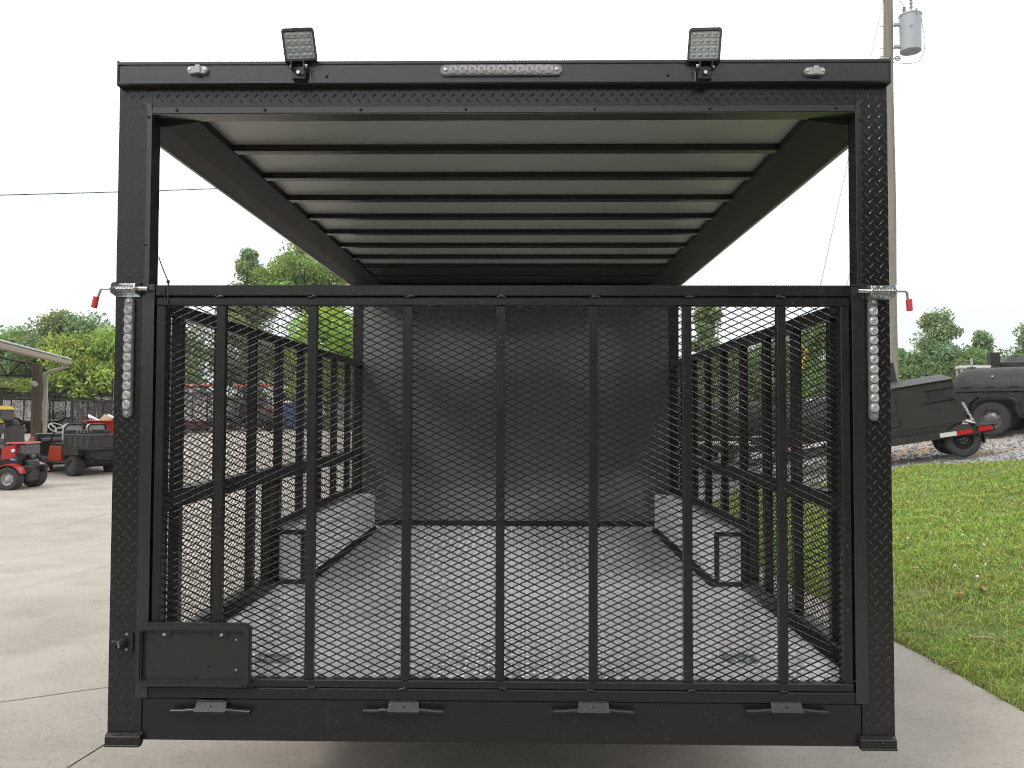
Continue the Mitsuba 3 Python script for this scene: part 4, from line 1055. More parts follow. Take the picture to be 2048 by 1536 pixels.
# ------------------------------------------------------------------ red utility vehicle
uv = Thing("utility_vehicle", "black utility cart with red side panel, two grey seats and a cargo bed, parked left", "utility vehicle", M=place(-10.68, 17.78, 0.03, math.radians(150)))
uv.part("floor", join(box(0.25, 2.05, -0.55, 0.55, 0.30, 0.36, 0.01), box(1.0, 1.55, 0.50, 0.56, 0.36, 0.42, 0.01)), "grey_plastic")
uv.part("frame", join(box(-0.5, 0.4, -0.35, 0.35, 0.28, 0.46, 0.02), cyl([0, -0.5, 0.25], [0, 0.5, 0.25], 0.05), cyl([1.35, -0.5, 0.25], [1.35, 0.5, 0.25], 0.04)), "black_matte")
uv.part("hood", join(hull([[1.72, s * 0.50, 0.42] for s in (-1, 1)] + [[1.70, s * 0.50, 0.98] for s in (-1, 1)] + [[2.05, s * 0.46, 0.92] for s in (-1, 1)] + [[2.32, s * 0.38, 0.72] for s in (-1, 1)] + [[2.34, s * 0.38, 0.45] for s in (-1, 1)])), "orange_red_paint")
uv.part("cowl", join(hull([[1.60, s * 0.56, 0.36] for s in (-1, 1)] + [[1.66, s * 0.56, 0.36] for s in (-1, 1)] + [[1.60, s * 0.54, 1.00] for s in (-1, 1)] + [[1.715, s * 0.52, 1.02] for s in (-1, 1)]),
                     *[tube([[1.62, s * 0.56, 0.98], [1.55, s * 0.565, 0.72], [1.42, s * 0.565, 0.46], [1.25, s * 0.56, 0.36]], 0.035, 8) for s in (-1, 1)]), "black_plastic")
uv.part("dash_tray", box(1.50, 1.62, -0.45, 0.45, 0.80, 0.90, 0.02), "grey_plastic")
for s in (-1, 1):
    uv.part("side_panel", hull([[0.42, s * 0.555, 0.34], [0.98, s * 0.555, 0.34], [0.95, s * 0.555, 0.72], [0.42, s * 0.555, 0.72], [0.42, s * 0.60, 0.36], [0.97, s * 0.60, 0.36], [0.93, s * 0.60, 0.71], [0.42, s * 0.60, 0.71]]), "orange_red_paint")
uv.part("seat_base", box(0.35, 0.95, -0.55, 0.55, 0.36, 0.70, 0.02), "black_plastic")
for s in (-1, 1):
    uv.part("seat", join(box(0.42, 0.92, s * 0.30 - 0.24, s * 0.30 + 0.24, 0.70, 0.80, 0.03)), "black_plastic")
    bk = rounded(-0.24, 0.24, 0, 0.46, 0.10)
    uv.part("seat_back", extrude(bk, 0.09, (0.42, s * 0.30, 0.80), (0, 1, 0), (-0.10, 0, 0.995)), "pale_grey")
    rim = np.array(bk.exterior.coords)
    uv.part("seat_back__piping", tube(np.column_stack([np.full(len(rim), 0.40) - 0.1 * rim[:, 1], rim[:, 0] + s * 0.30, 0.80 + rim[:, 1]])[::1], 0.022, 6), "black_plastic", smooth=True)
th = np.linspace(0, 2 * np.pi, 30)
swc, swn = np.array([1.18, 0.28, 1.16]), np.array([-0.6, 0, 0.8])
sa, sb = np.array([0.8, 0, 0.6]), np.array([0, 1.0, 0])
uv.part("steering_wheel", join(tube(swc + 0.19 * (np.cos(th)[:, None] * sa + np.sin(th)[:, None] * sb), 0.017, 7), *[tube([swc - swn * 0.02, swc + 0.18 * (math.cos(q) * sa + math.sin(q) * sb)], 0.022, 5) for q in (0.5, 2.6, 4.7)]), "pale_grey", smooth=40)
uv.part("steering_column", tube([swc, swc - swn * 0.45, swc - swn * 0.6 + [0.05, 0, -0.1], [1.62, 0.28, 0.46]], 0.024, 8), "black_plastic", smooth=True)
uv.part("bed", join(box(-0.85, 0.30, -0.62, 0.62, 0.66, 0.70), box(-0.85, 0.30, 0.58, 0.62, 0.70, 1.00, 0.008), box(-0.85, 0.30, -0.62, -0.58, 0.70, 1.00, 0.008), box(-0.85, -0.81, -0.579, 0.579, 0.70, 1.00, 0.008), box(0.26, 0.30, -0.579, 0.579, 0.70, 1.12, 0.008),
                    *[box(-0.80 + k * 0.24, -0.77 + k * 0.24, 0.621, 0.632, 0.69, 0.97, 0.003) for k in range(5)]), "black_plastic")
uv.part("bed_rail", join(box(-0.87, 0.30, 0.575, 0.635, 1.001, 1.022, 0.005), box(-0.87, -0.80, -0.574, 0.574, 1.001, 1.022, 0.005), box(-0.87, 0.30, -0.635, -0.575, 1.001, 1.022, 0.005)), "grey_plastic")
uv.part("bed_marking", join(*[extrude(sg.LineString([(0, 0.05), (0.045, 0.055), (0.01 + 0.01 * k, 0.0), (0.05, 0.002)]).buffer(0.007), 0.002, (0.258, 0.32 - 0.085 * k, 1.045), (0, -1, 0), (0, 0, 1)) for k in range(5)]), "pale_grey")
uv.part("under_bed", join(box(-0.72, 0.25, -0.42, 0.42, 0.46, 0.655, 0.02), hull([[-0.30, s * q, z] for s in (1,) for q in (0.42, 0.60) for z in (0.52, 0.655)] + [[0.36, q, z] for q in (0.42, 0.60) for z in (0.50, 0.655)])), "black_plastic")
uv.part("bumper", tube([[-0.80, -0.5, 0.45], [-0.84, -0.3, 0.43], [-0.84, 0.3, 0.43], [-0.80, 0.5, 0.45]], 0.03, 8), "black_matte")
for x, r in ((0, 0.255), (1.33, 0.235)):
    for s in (-1, 1):
        wheel(uv, "wheel", (x, s * 0.50, r - 0.01), (0, s, 0), r, 0.24, r * 0.55, "grey_plastic", 18, 4)
# ------------------------------------------------------------------ red zero-turn mower
zm = Thing("riding_mower", "red and black riding mower with silver wheel hub at the left edge", "riding mower", M=place(-10.44, 14.5, 0.0, math.pi))
for s in (-1, 1):
    wheel(zm, "wheel", (0, 0.46 if s > 0 else -0.36, 0.232), (0, s, 0), 0.235, 0.25, 0.135, "pale_grey", 20, 6)
    arc = [(0.285 * math.cos(t), 0.235 + 0.285 * math.sin(t)) for t in np.linspace(2.75, 0.75, 12)]
    zm.part("fender", extrude(sg.LineString(arc).buffer(0.012), 0.22, (0, (0.46 if s > 0 else -0.36) + 0.11, 0), (1, 0, 0), (0, 0, 1)), "red_paint")
    zm.part("caster", lathe([(0, -0.06), (0.10, -0.06), (0.13, -0.03), (0.13, 0.03), (0.10, 0.06), (0, 0.06)], (1.45, s * 0.35, 0.13), (0, 1, 0), 20), "rubber")
zm.part("engine_guard", join(box(-0.21, -0.01, -0.22, 0.22, 0.14, 0.60, 0.03), *[box(-0.225, -0.205, -0.20, 0.20, z, z + 0.02, 0.004) for z in np.arange(0.20, 0.55, 0.05)], box(-0.20, -0.06, -0.10, 0.08, 0.60, 0.68, 0.02)), "black_plastic")
zm.part("engine", join(box(0.0, 0.32, -0.22, 0.24, 0.36, 0.64, 0.04), cyl([-0.10, -0.05, 0.58], [-0.10, -0.05, 0.70], 0.07), cyl([0.06, 0.12, 0.62], [0.06, 0.12, 0.70], 0.09)), "pale_grey", smooth=40)
zm.part("frame", join(box(-0.32, 1.1, -0.34, -0.22, 0.34, 0.48, 0.02), box(-0.32, 1.1, 0.22, 0.34, 0.34, 0.48, 0.02), box(-0.12, 0.5, 0.24, 0.36, 0.48, 0.70, 0.03), box(0.95, 1.6, -0.4, 0.4, 0.30, 0.38, 0.02)), "black_matte")
for s in (-1, 1):
    zm.part("body_side", hull([[-0.04, s * y, z] for y in (0.29, 0.38) for z in (0.66, 0.93)] + [[0.24, s * y, z] for y in (0.29, 0.38) for z in (0.60, 0.86)]), "red_paint")
zm.part("rear_cover", box(-0.19, 0.06, -0.26, 0.28, 0.70, 0.93, 0.03), "grey_plastic")
zm.part("top_trim", hull([[-0.20, -0.28, 0.935], [-0.20, 0.30, 0.935], [0.20, 0.34, 0.935], [0.20, -0.30, 0.935], [-0.17, -0.25, 0.965], [-0.17, 0.27, 0.965], [0.18, 0.30, 0.97], [0.18, -0.27, 0.97]]), "red_paint")
zm.part("badge", extrude(sg.Point(0, 0).buffer(1.0, quad_segs=8), 0.006, (0.0, 0.361, 0.62), (0.075, 0, 0), (0, 0, 0.042)), "blue_badge", label="blue oval badge on the mower side")
zm.part("badge__mark", extrude(sg.LineString([(-0.045, -0.004), (-0.01, 0.008), (0.04, 0.004)]).buffer(0.006), 0.002, (0.0, 0.412, 0.62), (1, 0, 0), (0, 0, 1)), "white_paint")
zm.part("cap", cyl([-0.02, 0.40, 0.80], [-0.02, 0.43, 0.80], 0.035, n=14), "white_paint")
zm.part("seat", join(box(0.25, 0.78, -0.26, 0.26, 0.78, 0.88, 0.04), hull([[0.16, y, z] for y in (-0.25, 0.25) for z in (0.86, 1.30)] + [[0.28, y, z] for y in (-0.25, 0.25) for z in (0.86, 1.26)])), "black_plastic")
for s in (-1, 1):
    zm.part("steering_lever", tube([[0.75, s * 0.36, 0.55], [0.78, s * 0.36, 0.95], [0.70, s * 0.30, 1.12], [0.68, s * 0.10, 1.13]], 0.016, 7), "black_matte", smooth=True)
zm.part("mowing_deck", join(box(0.30, 1.20, -0.75, 0.75, 0.12, 0.26, 0.05)), "red_paint")


def machine(label, x, y, rz, body, top, canopy=None, s=1.0, name="riding_mower", cat="riding mower", group=None):
    """A small ride-on machine: wheels, deck, engine, seat, control tower and, where it has one, a canopy on four posts."""
    m = Thing(name, label, cat, group, M=place(x, y, float(ground(x, y)), rz, s=s))
    for wx, r in ((0, 0.28), (1.2, 0.18)):
        for sd in (-1, 1):
            m.part("wheel", lathe([(0, -0.1), (r * 0.55, -0.1), (r * 0.9, -0.12), (r, -0.07), (r, 0.07), (r * 0.9, 0.12), (r * 0.55, 0.1), (r * 0.5, 0.04), (0, 0.04)], (wx, sd * 0.5, r), (0, sd, 0), 22), "rubber", smooth=40)
    m.part("deck", box(0.2, 1.35, -0.62, 0.62, 0.16, 0.34, 0.05), body)
    m.part("chassis", join(box(-0.4, 1.3, -0.34, 0.34, 0.35, 0.50, 0.03)), "black_matte")
    m.part("engine", join(box(-0.5, 0.1, -0.32, 0.32, 0.50, 0.88, 0.06), cyl([-0.2, 0, 0.86], [-0.2, 0, 1.0], 0.16)), "grey_plastic", smooth=40)
    m.part("engine_cover", hull([[-0.52, yy, 0.86] for yy in (-0.3, 0.3)] + [[0.1, yy, 0.86] for yy in (-0.3, 0.3)] + [[-0.45, yy, 0.98] for yy in (-0.22, 0.22)] + [[0.02, yy, 0.98] for yy in (-0.22, 0.22)]), top)
    m.part("seat", join(box(0.2, 0.68, -0.26, 0.26, 0.66, 0.78, 0.04), hull([[0.14, yy, z] for yy in (-0.24, 0.24) for z in (0.76, 1.22)] + [[0.24, yy, z] for yy in (-0.24, 0.24) for z in (0.76, 1.20)])), "black_plastic")
    m.part("control_tower", join(hull([[0.95, yy, 0.48] for yy in (-0.2, 0.2)] + [[1.2, yy, 0.48] for yy in (-0.2, 0.2)] + [[0.92, yy, 1.05] for yy in (-0.24, 0.24)] + [[1.08, yy, 1.12] for yy in (-0.24, 0.24)]), tube([[0.92, -0.3, 1.1], [0.90, 0, 1.14], [0.92, 0.3, 1.1]], 0.02, 6)), "black_plastic")
    if canopy:
        for px_, py_ in ((-0.35, -0.45), (-0.35, 0.45), (1.05, -0.45), (1.05, 0.45)):
            m.part("canopy_post", tube([[px_, py_, 0.4], [px_, py_, 1.2], [px_ * 0.9 + 0.05, py_ * 0.95, 1.98]], 0.025, 6), "black_matte")
        m.part("canopy", hull([[-0.5, yy, 1.98] for yy in (-0.55, 0.55)] + [[1.2, yy, 1.98] for yy in (-0.55, 0.55)] + [[-0.4, yy, 2.07] for yy in (-0.45, 0.45)] + [[1.1, yy, 2.07] for yy in (-0.45, 0.45)]), canopy)
    return m


machine("dark mower with a pale hood behind the red mower at the left edge", -13.1, 17.8, math.pi, "black_matte", "pale_grey")
machine("black stand-on machine with yellow cover left of the shed post", -16.2, 22.2, 2.2, "black_matte", "yellow_paint", s=1.1)
machine("black machine with yellow cover under the shed, left of the wooden post", -22.0, 31.5, 2.6, "black_matte", "yellow_paint", s=1.3)
machine("black machine with a red canopy, left one behind the gate mesh", -16.0, 38.8, 2.4, "black_matte", "yellow_paint", "orange_red_paint", s=1.15)
machine("black machine with a red canopy, right one behind the gate mesh", -13.5, 39.6, 2.7, "black_matte", "red_paint", "orange_red_paint", s=1.15)
machine("black machine with yellow cover and no canopy behind the left gate mesh", -17.6, 38.2, 0.6, "red_paint", "yellow_paint", s=1.15)


def cage_trailer(label, x, y, rz, L, Wd, Hh, gate_h, group="black cage trailers parked beyond the carts"):
    c = Thing("cage_trailer", label, "trailer", group, M=place(x, y, float(ground(x, y)), rz))
    h = Wd / 2
    c.part("chassis", join(box(-L / 2, L / 2, -h, h, 0.48, 0.58, 0.01), box(L / 2, L / 2 + 1.2, -0.06, 0.06, 0.46, 0.56, 0.01)), "black_paint")
    for s in (-1, 1):
        c.part("top_rail", box(-L / 2, L / 2, s * h - 0.03, s * h + 0.03, Hh - 0.06, Hh, 0.005), "black_paint")
        for k in range(6):
            px_ = -L / 2 + 0.03 + (L - 0.06) * k / 5
            c.part("upright", box(px_ - 0.025, px_ + 0.025, s * h - 0.024, s * h + 0.024, 0.58, Hh - 0.06), "black_paint")
        c.part("mesh_panel", expanded((-L / 2, s * h, 0.58), (1, 0, 0), (0, 0, 1), L, Hh - 0.64, 0.12, 0.055, 0.014, 0.01, 0.5), "black_mesh")
        wheel(c, "wheel", (-0.1, s * (h + 0.13), 0.33), (0, s, 0), 0.33, 0.2, 0.19, "pale_grey", 16, 5)
        c.part("fender", extrude(sg.LineString([(0.40 * math.cos(t), 0.33 + 0.40 * math.sin(t)) for t in np.linspace(0.1, 3.04, 12)]).buffer(0.012), 0.24, (-0.1, s * (h + 0.13) + 0.12, 0), (1, 0, 0), (0, 0, 1)), "black_paint")
    c.part("gate_frame", join(box(-L / 2 - 0.06, -L / 2 - 0.01, -h, -h + 0.05, 0.5, gate_h), box(-L / 2 - 0.06, -L / 2 - 0.01, h - 0.05, h, 0.5, gate_h), box(-L / 2 - 0.06, -L / 2 - 0.01, -h + 0.05, h - 0.05, gate_h - 0.05, gate_h), box(-L / 2 - 0.06, -L / 2 - 0.01, -0.025, 0.025, 0.5, gate_h - 0.05)), "black_paint")
    c.part("gate_mesh", expanded((-L / 2 - 0.035, -h + 0.05, 0.55), (0, 1, 0), (0, 0, 1), Wd - 0.1, gate_h - 0.62, 0.10, 0.048, 0.013, 0.009, 0.5), "black_mesh")
    c.part("deck", box(-L / 2 + 0.01, L / 2 - 0.01, -h + 0.03, h - 0.03, 0.581, 0.61), "raw_wood")


cage_trailer("black cage trailer with its tall mesh gate raised, left of the trailer post", -18.1, 34.6, -1.25, 3.4, 1.7, 1.45, 2.55)
cage_trailer("low black cage trailer behind the utility cart, right of the downspout", -20.4, 35.6, -0.25, 3.6, 1.8, 1.55, 1.75)
cage_trailer("black cage trailer nearest the shed post, seen beside the downspout", -22.9, 35.4, -0.1, 3.2, 1.8, 1.6, 2.1)
cage_trailer("black cage trailer under the shed roof at the left edge", -25.6, 33.5, 0.15, 3.6, 1.8, 2.1, 2.6)

cage_trailer("low black cage trailer half hidden by the bed of the utility cart", -17.3, 32.6, -0.05, 3.4, 1.7, 1.5, 1.6)
cage_trailer("black cage trailer in the back row above the steering wheel of the utility cart", -23.4, 37.4, 0.1, 3.8, 1.8, 1.9, 2.2)
cage_trailer("black cage trailer in the back row just left of the red bin", -20.3, 38.0, 0.2, 3.6, 1.8, 1.8, 2.3)
cage_trailer("black cage trailer in the back row behind the left post of the trailer", -16.6, 36.4, 0.15, 3.4, 1.8, 1.9, 2.2)
cage_trailer("black cage trailer left of the blue cabin, seen through the gate mesh", -15.9, 42.4, 0.05, 3.6, 1.8, 1.7, 1.9)
bn = Thing("dump_bin", "red bin full of cardboard scraps behind the seats of the utility cart", "bin", M=place(-11.35, 19.9, 0.19, 0.5))
outer = [[sx * a, sy * b, z] for a, b, z in ((0.42, 0.36, 0.45), (0.60, 0.50, 1.16)) for sx in (-1, 1) for sy in (-1, 1)]
ring = [np.array(outer[:4])[[0, 1, 3, 2]], np.array(outer[4:])[[0, 1, 3, 2]]]
vv = np.vstack(ring)
ff = [[0, 2, 1], [0, 3, 2]] + [x for k in range(4) for x in ([k, (k + 1) % 4, (k + 1) % 4 + 4], [k, (k + 1) % 4 + 4, k + 4])]
bn.part("tub", trimesh.Trimesh(vv, ff, process=False), "red_paint")
bn.part("rim", join(*[tube([ring[1][k], ring[1][(k + 1) % 4]], 0.022, 6) for k in range(4)]), "red_paint")
bn.part("stand", join(*[tube([[sx * 0.35, sy * 0.3, 0.46], [sx * 0.45, sy * 0.34, 0.0]], 0.025, 6) for sx in (-1, 1) for sy in (-1, 1)]), "black_matte")
for k, (x, y, z, a, b, mat, lab) in enumerate(((-0.35, 0.0, 1.18, 0.3, 0.5, "white_paint", "pale cardboard flap leftmost in the red bin"), (-0.1, 0.1, 1.20, 1.2, -0.4, "cardboard", "brown cardboard piece in the middle of the red bin"), (0.14, 0.0, 1.20, 0.7, 0.45, "white_paint", "white roll of card on the red bin"),
                                             (0.36, 0.05, 1.26, -0.3, 0.8, "cardboard", "large brown cardboard sheet rightmost in the red bin"))):
    Thing("cardboard_scrap", lab, "cardboard", M=place(-11.35, 19.9, 0.19, 0.5)).solo(moved(box(-0.22, 0.22, -0.14, 0.14, -0.03, 0.03, 0.006), (x, y, z), a, b, 0.3), mat)
tp = moved(trimesh.creation.icosphere(3, 0.26), (0, 0, 0))
tp.vertices *= (1 + 0.35 * (meshkit.fbm(np.array(tp.vertices) * 7, 3) - 0.5))[:, None]
tp.vertices[:, 2] *= 1.5
Thing("sack", "violet blue sack hanging beside the red bin at the trailer post", "sack").solo(moved(tp, (-10.82, 20.0, 1.10)), "violet_tarp", smooth=True)

# ------------------------------------------------------------------ white trailers, blue cabin, fuel can beyond the lot
def box_trailer(label, x, y, rz, L, Wd, Hh, windows=True):
    c = Thing("box_trailer", label, "trailer", M=place(x, y, float(ground(x, y)), rz))
    c.part("body", box(-L / 2, L / 2, -Wd / 2, Wd / 2, 0.55, Hh, 0.05), "white_paint")
    for k in range(1, int(L / 1.2)):
        px_ = -L / 2 + k * 1.2
        c.part("seam_strip", box(px_ - 0.02, px_ + 0.02, -Wd / 2 - 0.008, -Wd / 2 - 0.001, 0.6, Hh - 0.06), "pale_grey")
    c.part("sill", box(-L / 2, L / 2, -Wd / 2 - 0.01, Wd / 2 + 0.01, 0.45, 0.549), "black_matte")
    if windows:
        for px_ in (-L / 4, L / 5):
            c.part("window", box(px_ - 0.45, px_ + 0.45, -Wd / 2 - 0.02, -Wd / 2 - 0.001, 1.45, 2.05, 0.01), "dark_glass")
    for px_ in (-0.45, 0.45):
        for s in (-1, 1):
            wheel(c, "wheel", (px_, s * (Wd / 2 - 0.05), 0.36), (0, s, 0), 0.36, 0.2, 0.2, "pale_grey", 14, 5)
            c.part("fender", extrude(sg.LineString([(0.43 * math.cos(t), 0.36 + 0.43 * math.sin(t)) for t in np.linspace(0.1, 3.04, 10)]).buffer(0.015), 0.1, (px_, s * (Wd / 2 + 0.06) + 0.05, 0), (1, 0, 0), (0, 0, 1)), "black_paint")


box_trailer("long white box trailer behind the blue cabin, seen through the left mesh", -12.1, 45.3, 0.06, 5.3, 1.9, 2.4)
box_trailer("short white box trailer left of the machines with red canopies", -20.6, 44.6, 0.1, 3.4, 1.9, 2.3, False)
bc = Thing("portable_cabin", "blue upright portable cabin standing before the white trailer", "cabin", M=place(-12.9, 43.4, 0.665, 0.12, s=0.85))
bc.part("wall", box(-0.62, 0.62, -0.55, 0.55, 0.08, 1.72, 0.03), "blue_plastic")
bc.part("door", box(-0.40, 0.42, -0.585, -0.551, 0.14, 1.60, 0.012), "blue_plastic")
bc.part("door__handle", box(0.30, 0.35, -0.61, -0.586, 0.8, 0.95, 0.006), "grey_plastic")
bc.part("roof", hull([[sx * 0.66, sy * 0.6, 1.721] for sx in (-1, 1) for sy in (-1, 1)] + [[sx * 0.45, sy * 0.4, 1.86] for sx in (-1, 1) for sy in (-1, 1)]), "white_paint")
bc.part("base", box(-0.66, 0.66, -0.6, 0.6, 0.0, 0.079), "grey_plastic")
fc_ = Thing("fuel_can", "small red fuel can on the ground left of the front wall", "fuel can", M=place(-9.5, 43.0, 0.66, 0.4))
fc_.part("body", join(box(-0.17, 0.17, -0.12, 0.12, 0.0, 0.34, 0.04), box(-0.12, 0.06, -0.08, 0.08, 0.33, 0.40, 0.02)), "red_paint")
fc_.part("handle", tube([[-0.13, 0, 0.36], [-0.10, 0, 0.46], [0.04, 0, 0.46], [0.07, 0, 0.36]], 0.02, 8), "red_paint", smooth=True)
fc_.part("spout", tube([[0.10, 0, 0.34], [0.16, 0, 0.44], [0.24, 0, 0.48]], 0.02, 8), "black_plastic", smooth=True)

# ------------------------------------------------------------------ smokers on the right
sx, sy = 8.58, 13.70
sm = Thing("smoker_trailer", "black box smoker trailer tilted nose down, with red and white tape, right of the post", "smoker trailer",
           M=place(sx, sy, float(ground(sx, sy)) - 0.01, -0.25) @ place(0, 0, 0, 0, math.radians(-10.0)))
for s in (-1, 1):
    wheel(sm, "wheel", (0, s * 0.52, 0.30), (0, s, 0), 0.305, 0.22, 0.175, "black_paint", 30, 6)
    for k in range(5):
        t = 2 * math.pi * k / 5
        sm.part("wheel__lug_nut", cyl([0.05 * math.cos(t), s * 0.57, 0.30 + 0.05 * math.sin(t)], [0.05 * math.cos(t), s * 0.615, 0.30 + 0.05 * math.sin(t)], 0.014, n=6), "bright_steel")
    arc = [(0.365 * math.cos(t), 0.275 + 0.365 * math.sin(t)) for t in np.linspace(-0.25, 2.6, 16)]
    sm.part("fender", extrude(sg.LineString(arc).buffer(0.006), 0.24, (0, s * 0.52 + 0.12, 0.02), (1, 0, 0), (0, 0, 1)), "smoker_paint")
    sm.part("frame_rail", box(-3.4, 0.55, s * 0.68 - 0.03, s * 0.68 + 0.03, 0.40, 0.53, 0.005), "smoker_paint")
    sm.part("tongue_rail", tube([[-3.38, s * 0.68, 0.46], [-4.8, s * 0.03, 0.46]], 0.05, 6), "smoker_paint")
sm.part("rear_rail", box(0.49, 0.55, -0.649, 0.649, 0.40, 0.53, 0.005), "smoker_paint")
sm.part("front_rail", box(-3.4, -3.34, -0.649, 0.649, 0.40, 0.53, 0.005), "smoker_paint")
sm.part("axle", cyl([0, -0.45, 0.275], [0, 0.45, 0.275], 0.035), "black_matte")
sm.part("deck_mesh", expanded((-3.3, -0.62, 0.535), (1, 0, 0), (0, 1, 0), 3.8, 1.24, 0.09, 0.045, 0.008, 0.006, 0.4), "black_matte")
for a, b, mt in ((-0.40, -0.11, "white_paint"), (-0.108, 0.16, "red_reflector")):
    sm.part("reflector_tape", box(a, b, -0.7135, -0.7105, 0.425, 0.505), mt)
sm.part("tail_lamp", join(box(0.26, 0.50, -0.755, -0.712, 0.43, 0.52, 0.01)), "red_reflector")
sm.part("tail_lamp_bracket", box(0.22, 0.56, -0.76, -0.68, 0.531, 0.545, 0.003), "smoker_paint")
sm.part("ash_pan", hull([[x, y, z] for x, z in ((-1.72, 0.662), (0.08, 0.662), (-1.66, 0.548), (0.02, 0.548)) for y in (-0.50, 0.42)]), "black_matte")
sm.part("side_mesh", expanded((-1.6, -0.62, 0.535), (1, 0, 0), (0, 0, 1), 1.72, 0.15, 0.09, 0.045, 0.010, 0.006, 0.4), "black_matte")
# firebox with plain sloping lid, door, ledges
sm.part("firebox", join(hull([[x, y, z] for x, y, z in ((-1.75, -0.52, 0.665), (0.12, -0.52, 0.665), (-1.75, 0.45, 0.665), (0.12, 0.45, 0.665), (-1.75, -0.52, 1.48), (0.04, -0.52, 1.48), (-1.75, 0.45, 1.60), (0.04, 0.45, 1.60))])), "smoker_paint")
sm.part("firebox_lid", hull([[x, y, z] for x, y, z in ((-1.78, -0.56, 1.482), (0.07, -0.56, 1.482), (-1.78, 0.47, 1.61), (0.07, 0.47, 1.61), (-1.78, -0.56, 1.495), (0.07, -0.56, 1.495), (-1.78, 0.47, 1.623), (0.07, 0.47, 1.623))]), "smoker_paint")
sm.part("firebox_door", box(-1.70, -1.02, -0.541, -0.521, 0.74, 1.40, 0.006), "smoker_paint")
for z in (0.85, 1.29):
    sm.part("firebox_door__hinge", cyl([-1.0, -0.545, z - 0.06], [-1.0, -0.545, z + 0.06], 0.018, n=10), "smoker_paint")
sm.part("firebox_door__knob", lathe([(0, 0), (0.012, 0), (0.012, 0.03), (0.03, 0.04), (0.03, 0.055), (0, 0.06)], (-1.45, -0.541, 0.93), (0, -1, 0), 14), "black_matte")
sm.part("draft_slide", box(-0.45, 0.0, -0.530, -0.521, 1.14, 1.34, 0.003), "black_matte")
for z in (1.125, 1.35):
    sm.part("draft_slide__guide", box(-0.52, 0.04, -0.556, -0.521, z - 0.014, z + 0.014, 0.003), "smoker_paint")
for k in range(3):
    sm.part("draft_slide__vent", box(-0.13 + 0.055 * k, -0.10 + 0.055 * k, -0.535, -0.5295, 1.17, 1.31), "rubber")
for x in (-1.6, 0.0):
    for y in (-0.48, 0.40):
        sm.part("leg", box(x - 0.03, x + 0.03, y - 0.03, y + 0.03, 0.53, 0.664), "smoker_paint")
sm.part("barrel", join(lathe([(0, -3.3), (0.40, -3.3), (0.46, -3.25), (0.46, -1.22), (0.44, -1.18), (0, -1.18)], (0, 0.05, 1.12), (1, 0, 0), 40)), "smoker_paint", smooth=35)
for x in (-3.0, -2.35, -1.5):
    sm.part("barrel__band", lathe([(0.462, -0.025), (0.472, -0.025), (0.472, 0.025), (0.462, 0.025)], (x, 0.05, 1.12), (1, 0, 0), 40), "smoker_paint", smooth=35)
sm.part("barrel__door_handle", tube([[-2.6, -0.30, 1.50], [-2.6, -0.36, 1.53], [-2.0, -0.36, 1.53], [-2.0, -0.30, 1.50]], 0.014, 7), "bright_steel", smooth=True)
sm.part("back_cabinet", hull([[x, y, z] for x in (-1.55, -0.15) for y in (0.455, 0.80) for z in (0.60, 1.55)] + [[x, 0.80, 1.62] for x in (-1.4, -0.3)]), "smoker_paint")
sm.part("chimney", join(cyl([-1.03, 0.62, 1.5], [-1.03, 0.62, 2.28], 0.075, n=20), cyl([-1.03, 0.62, 2.28], [-1.03, 0.62, 2.30], 0.085, n=20)), "smoker_paint", smooth=50)
sm.part("chimney", join(cyl([-0.78, 0.66, 1.5], [-0.78, 0.66, 2.02], 0.075, n=20)), "smoker_paint", smooth=50)
sm.part("chain", join(*[moved(trimesh.creation.torus(0.022, 0.006, 12, 6), (0.15 + 0.012 * k, -0.50, 1.0 - 0.040 * k), 0.3, 0.0, (1.2 if k % 2 else 0.2)) for k in range(11)]), "bright_steel")
sm.part("jack_stand", join(cyl([-4.3, -0.18, 0.05], [-4.3, -0.18, 0.62], 0.035), box(-4.40, -4.2, -0.28, -0.08, 0.02, 0.045)), "smoker_paint")
# long tank smoker
kx, ky = 11.19, 16.83
tk = Thing("tank_smoker", "long black tank smoker on a two wheeled trailer at the right edge", "smoker trailer", M=place(kx, ky, float(ground(kx - 0.56, ky - 0.64)), -0.72))
for x in (0.0,):
    for s in (-1, 1):
        wheel(tk, "wheel", (x, s * 0.85, 0.385), (0, s, 0), 0.39, 0.25, 0.215, "dull_rim", 30, 8)
for s in (-1, 1):
    fp = [(-0.50, 0.42), (-0.43, 0.76), (-0.26, 0.90), (0.34, 0.90), (0.50, 0.80), (0.56, 0.46)]
    tk.part("fender", extrude(sg.LineString(fp).buffer(0.012), 0.32, (0, s * 0.87 + 0.16, 0), (1, 0, 0), (0, 0, 1)), "smoker_paint")
    tk.part("side_wall", box(-1.2, 3.8, s * 0.60 - 0.02, s * 0.60 + 0.02, 0.50, 1.02, 0.005), "smoker_paint")
    tk.part("top_ledge", box(-1.2, 3.8, s * 0.60 - 0.06, s * 0.60 + 0.06, 1.021, 1.05, 0.004), "smoker_paint")
tk.part("chassis", join(box(-1.2, 3.8, -0.579, -0.50, 0.42, 0.54, 0.005), box(-1.2, 3.8, 0.50, 0.579, 0.42, 0.54, 0.005), box(-1.2, -1.1, -0.499, 0.499, 0.42, 0.54), box(-2.6, -1.2, -0.05, 0.05, 0.42, 0.52)), "smoker_paint")
tk.part("tail_lamp", box(0.62, 1.02, -0.66, -0.622, 0.56, 0.65, 0.01), "red_reflector")
tk.part("tank", lathe([(0, -0.98), (0.22, -0.96), (0.38, -0.90), (0.48, -0.80), (0.53, -0.66), (0.55, -0.5), (0.55, 4.2), (0.4, 4.5), (0, 4.6)], (0, 0, 1.05), (1, 0, 0), 48), "smoker_paint", smooth=30)
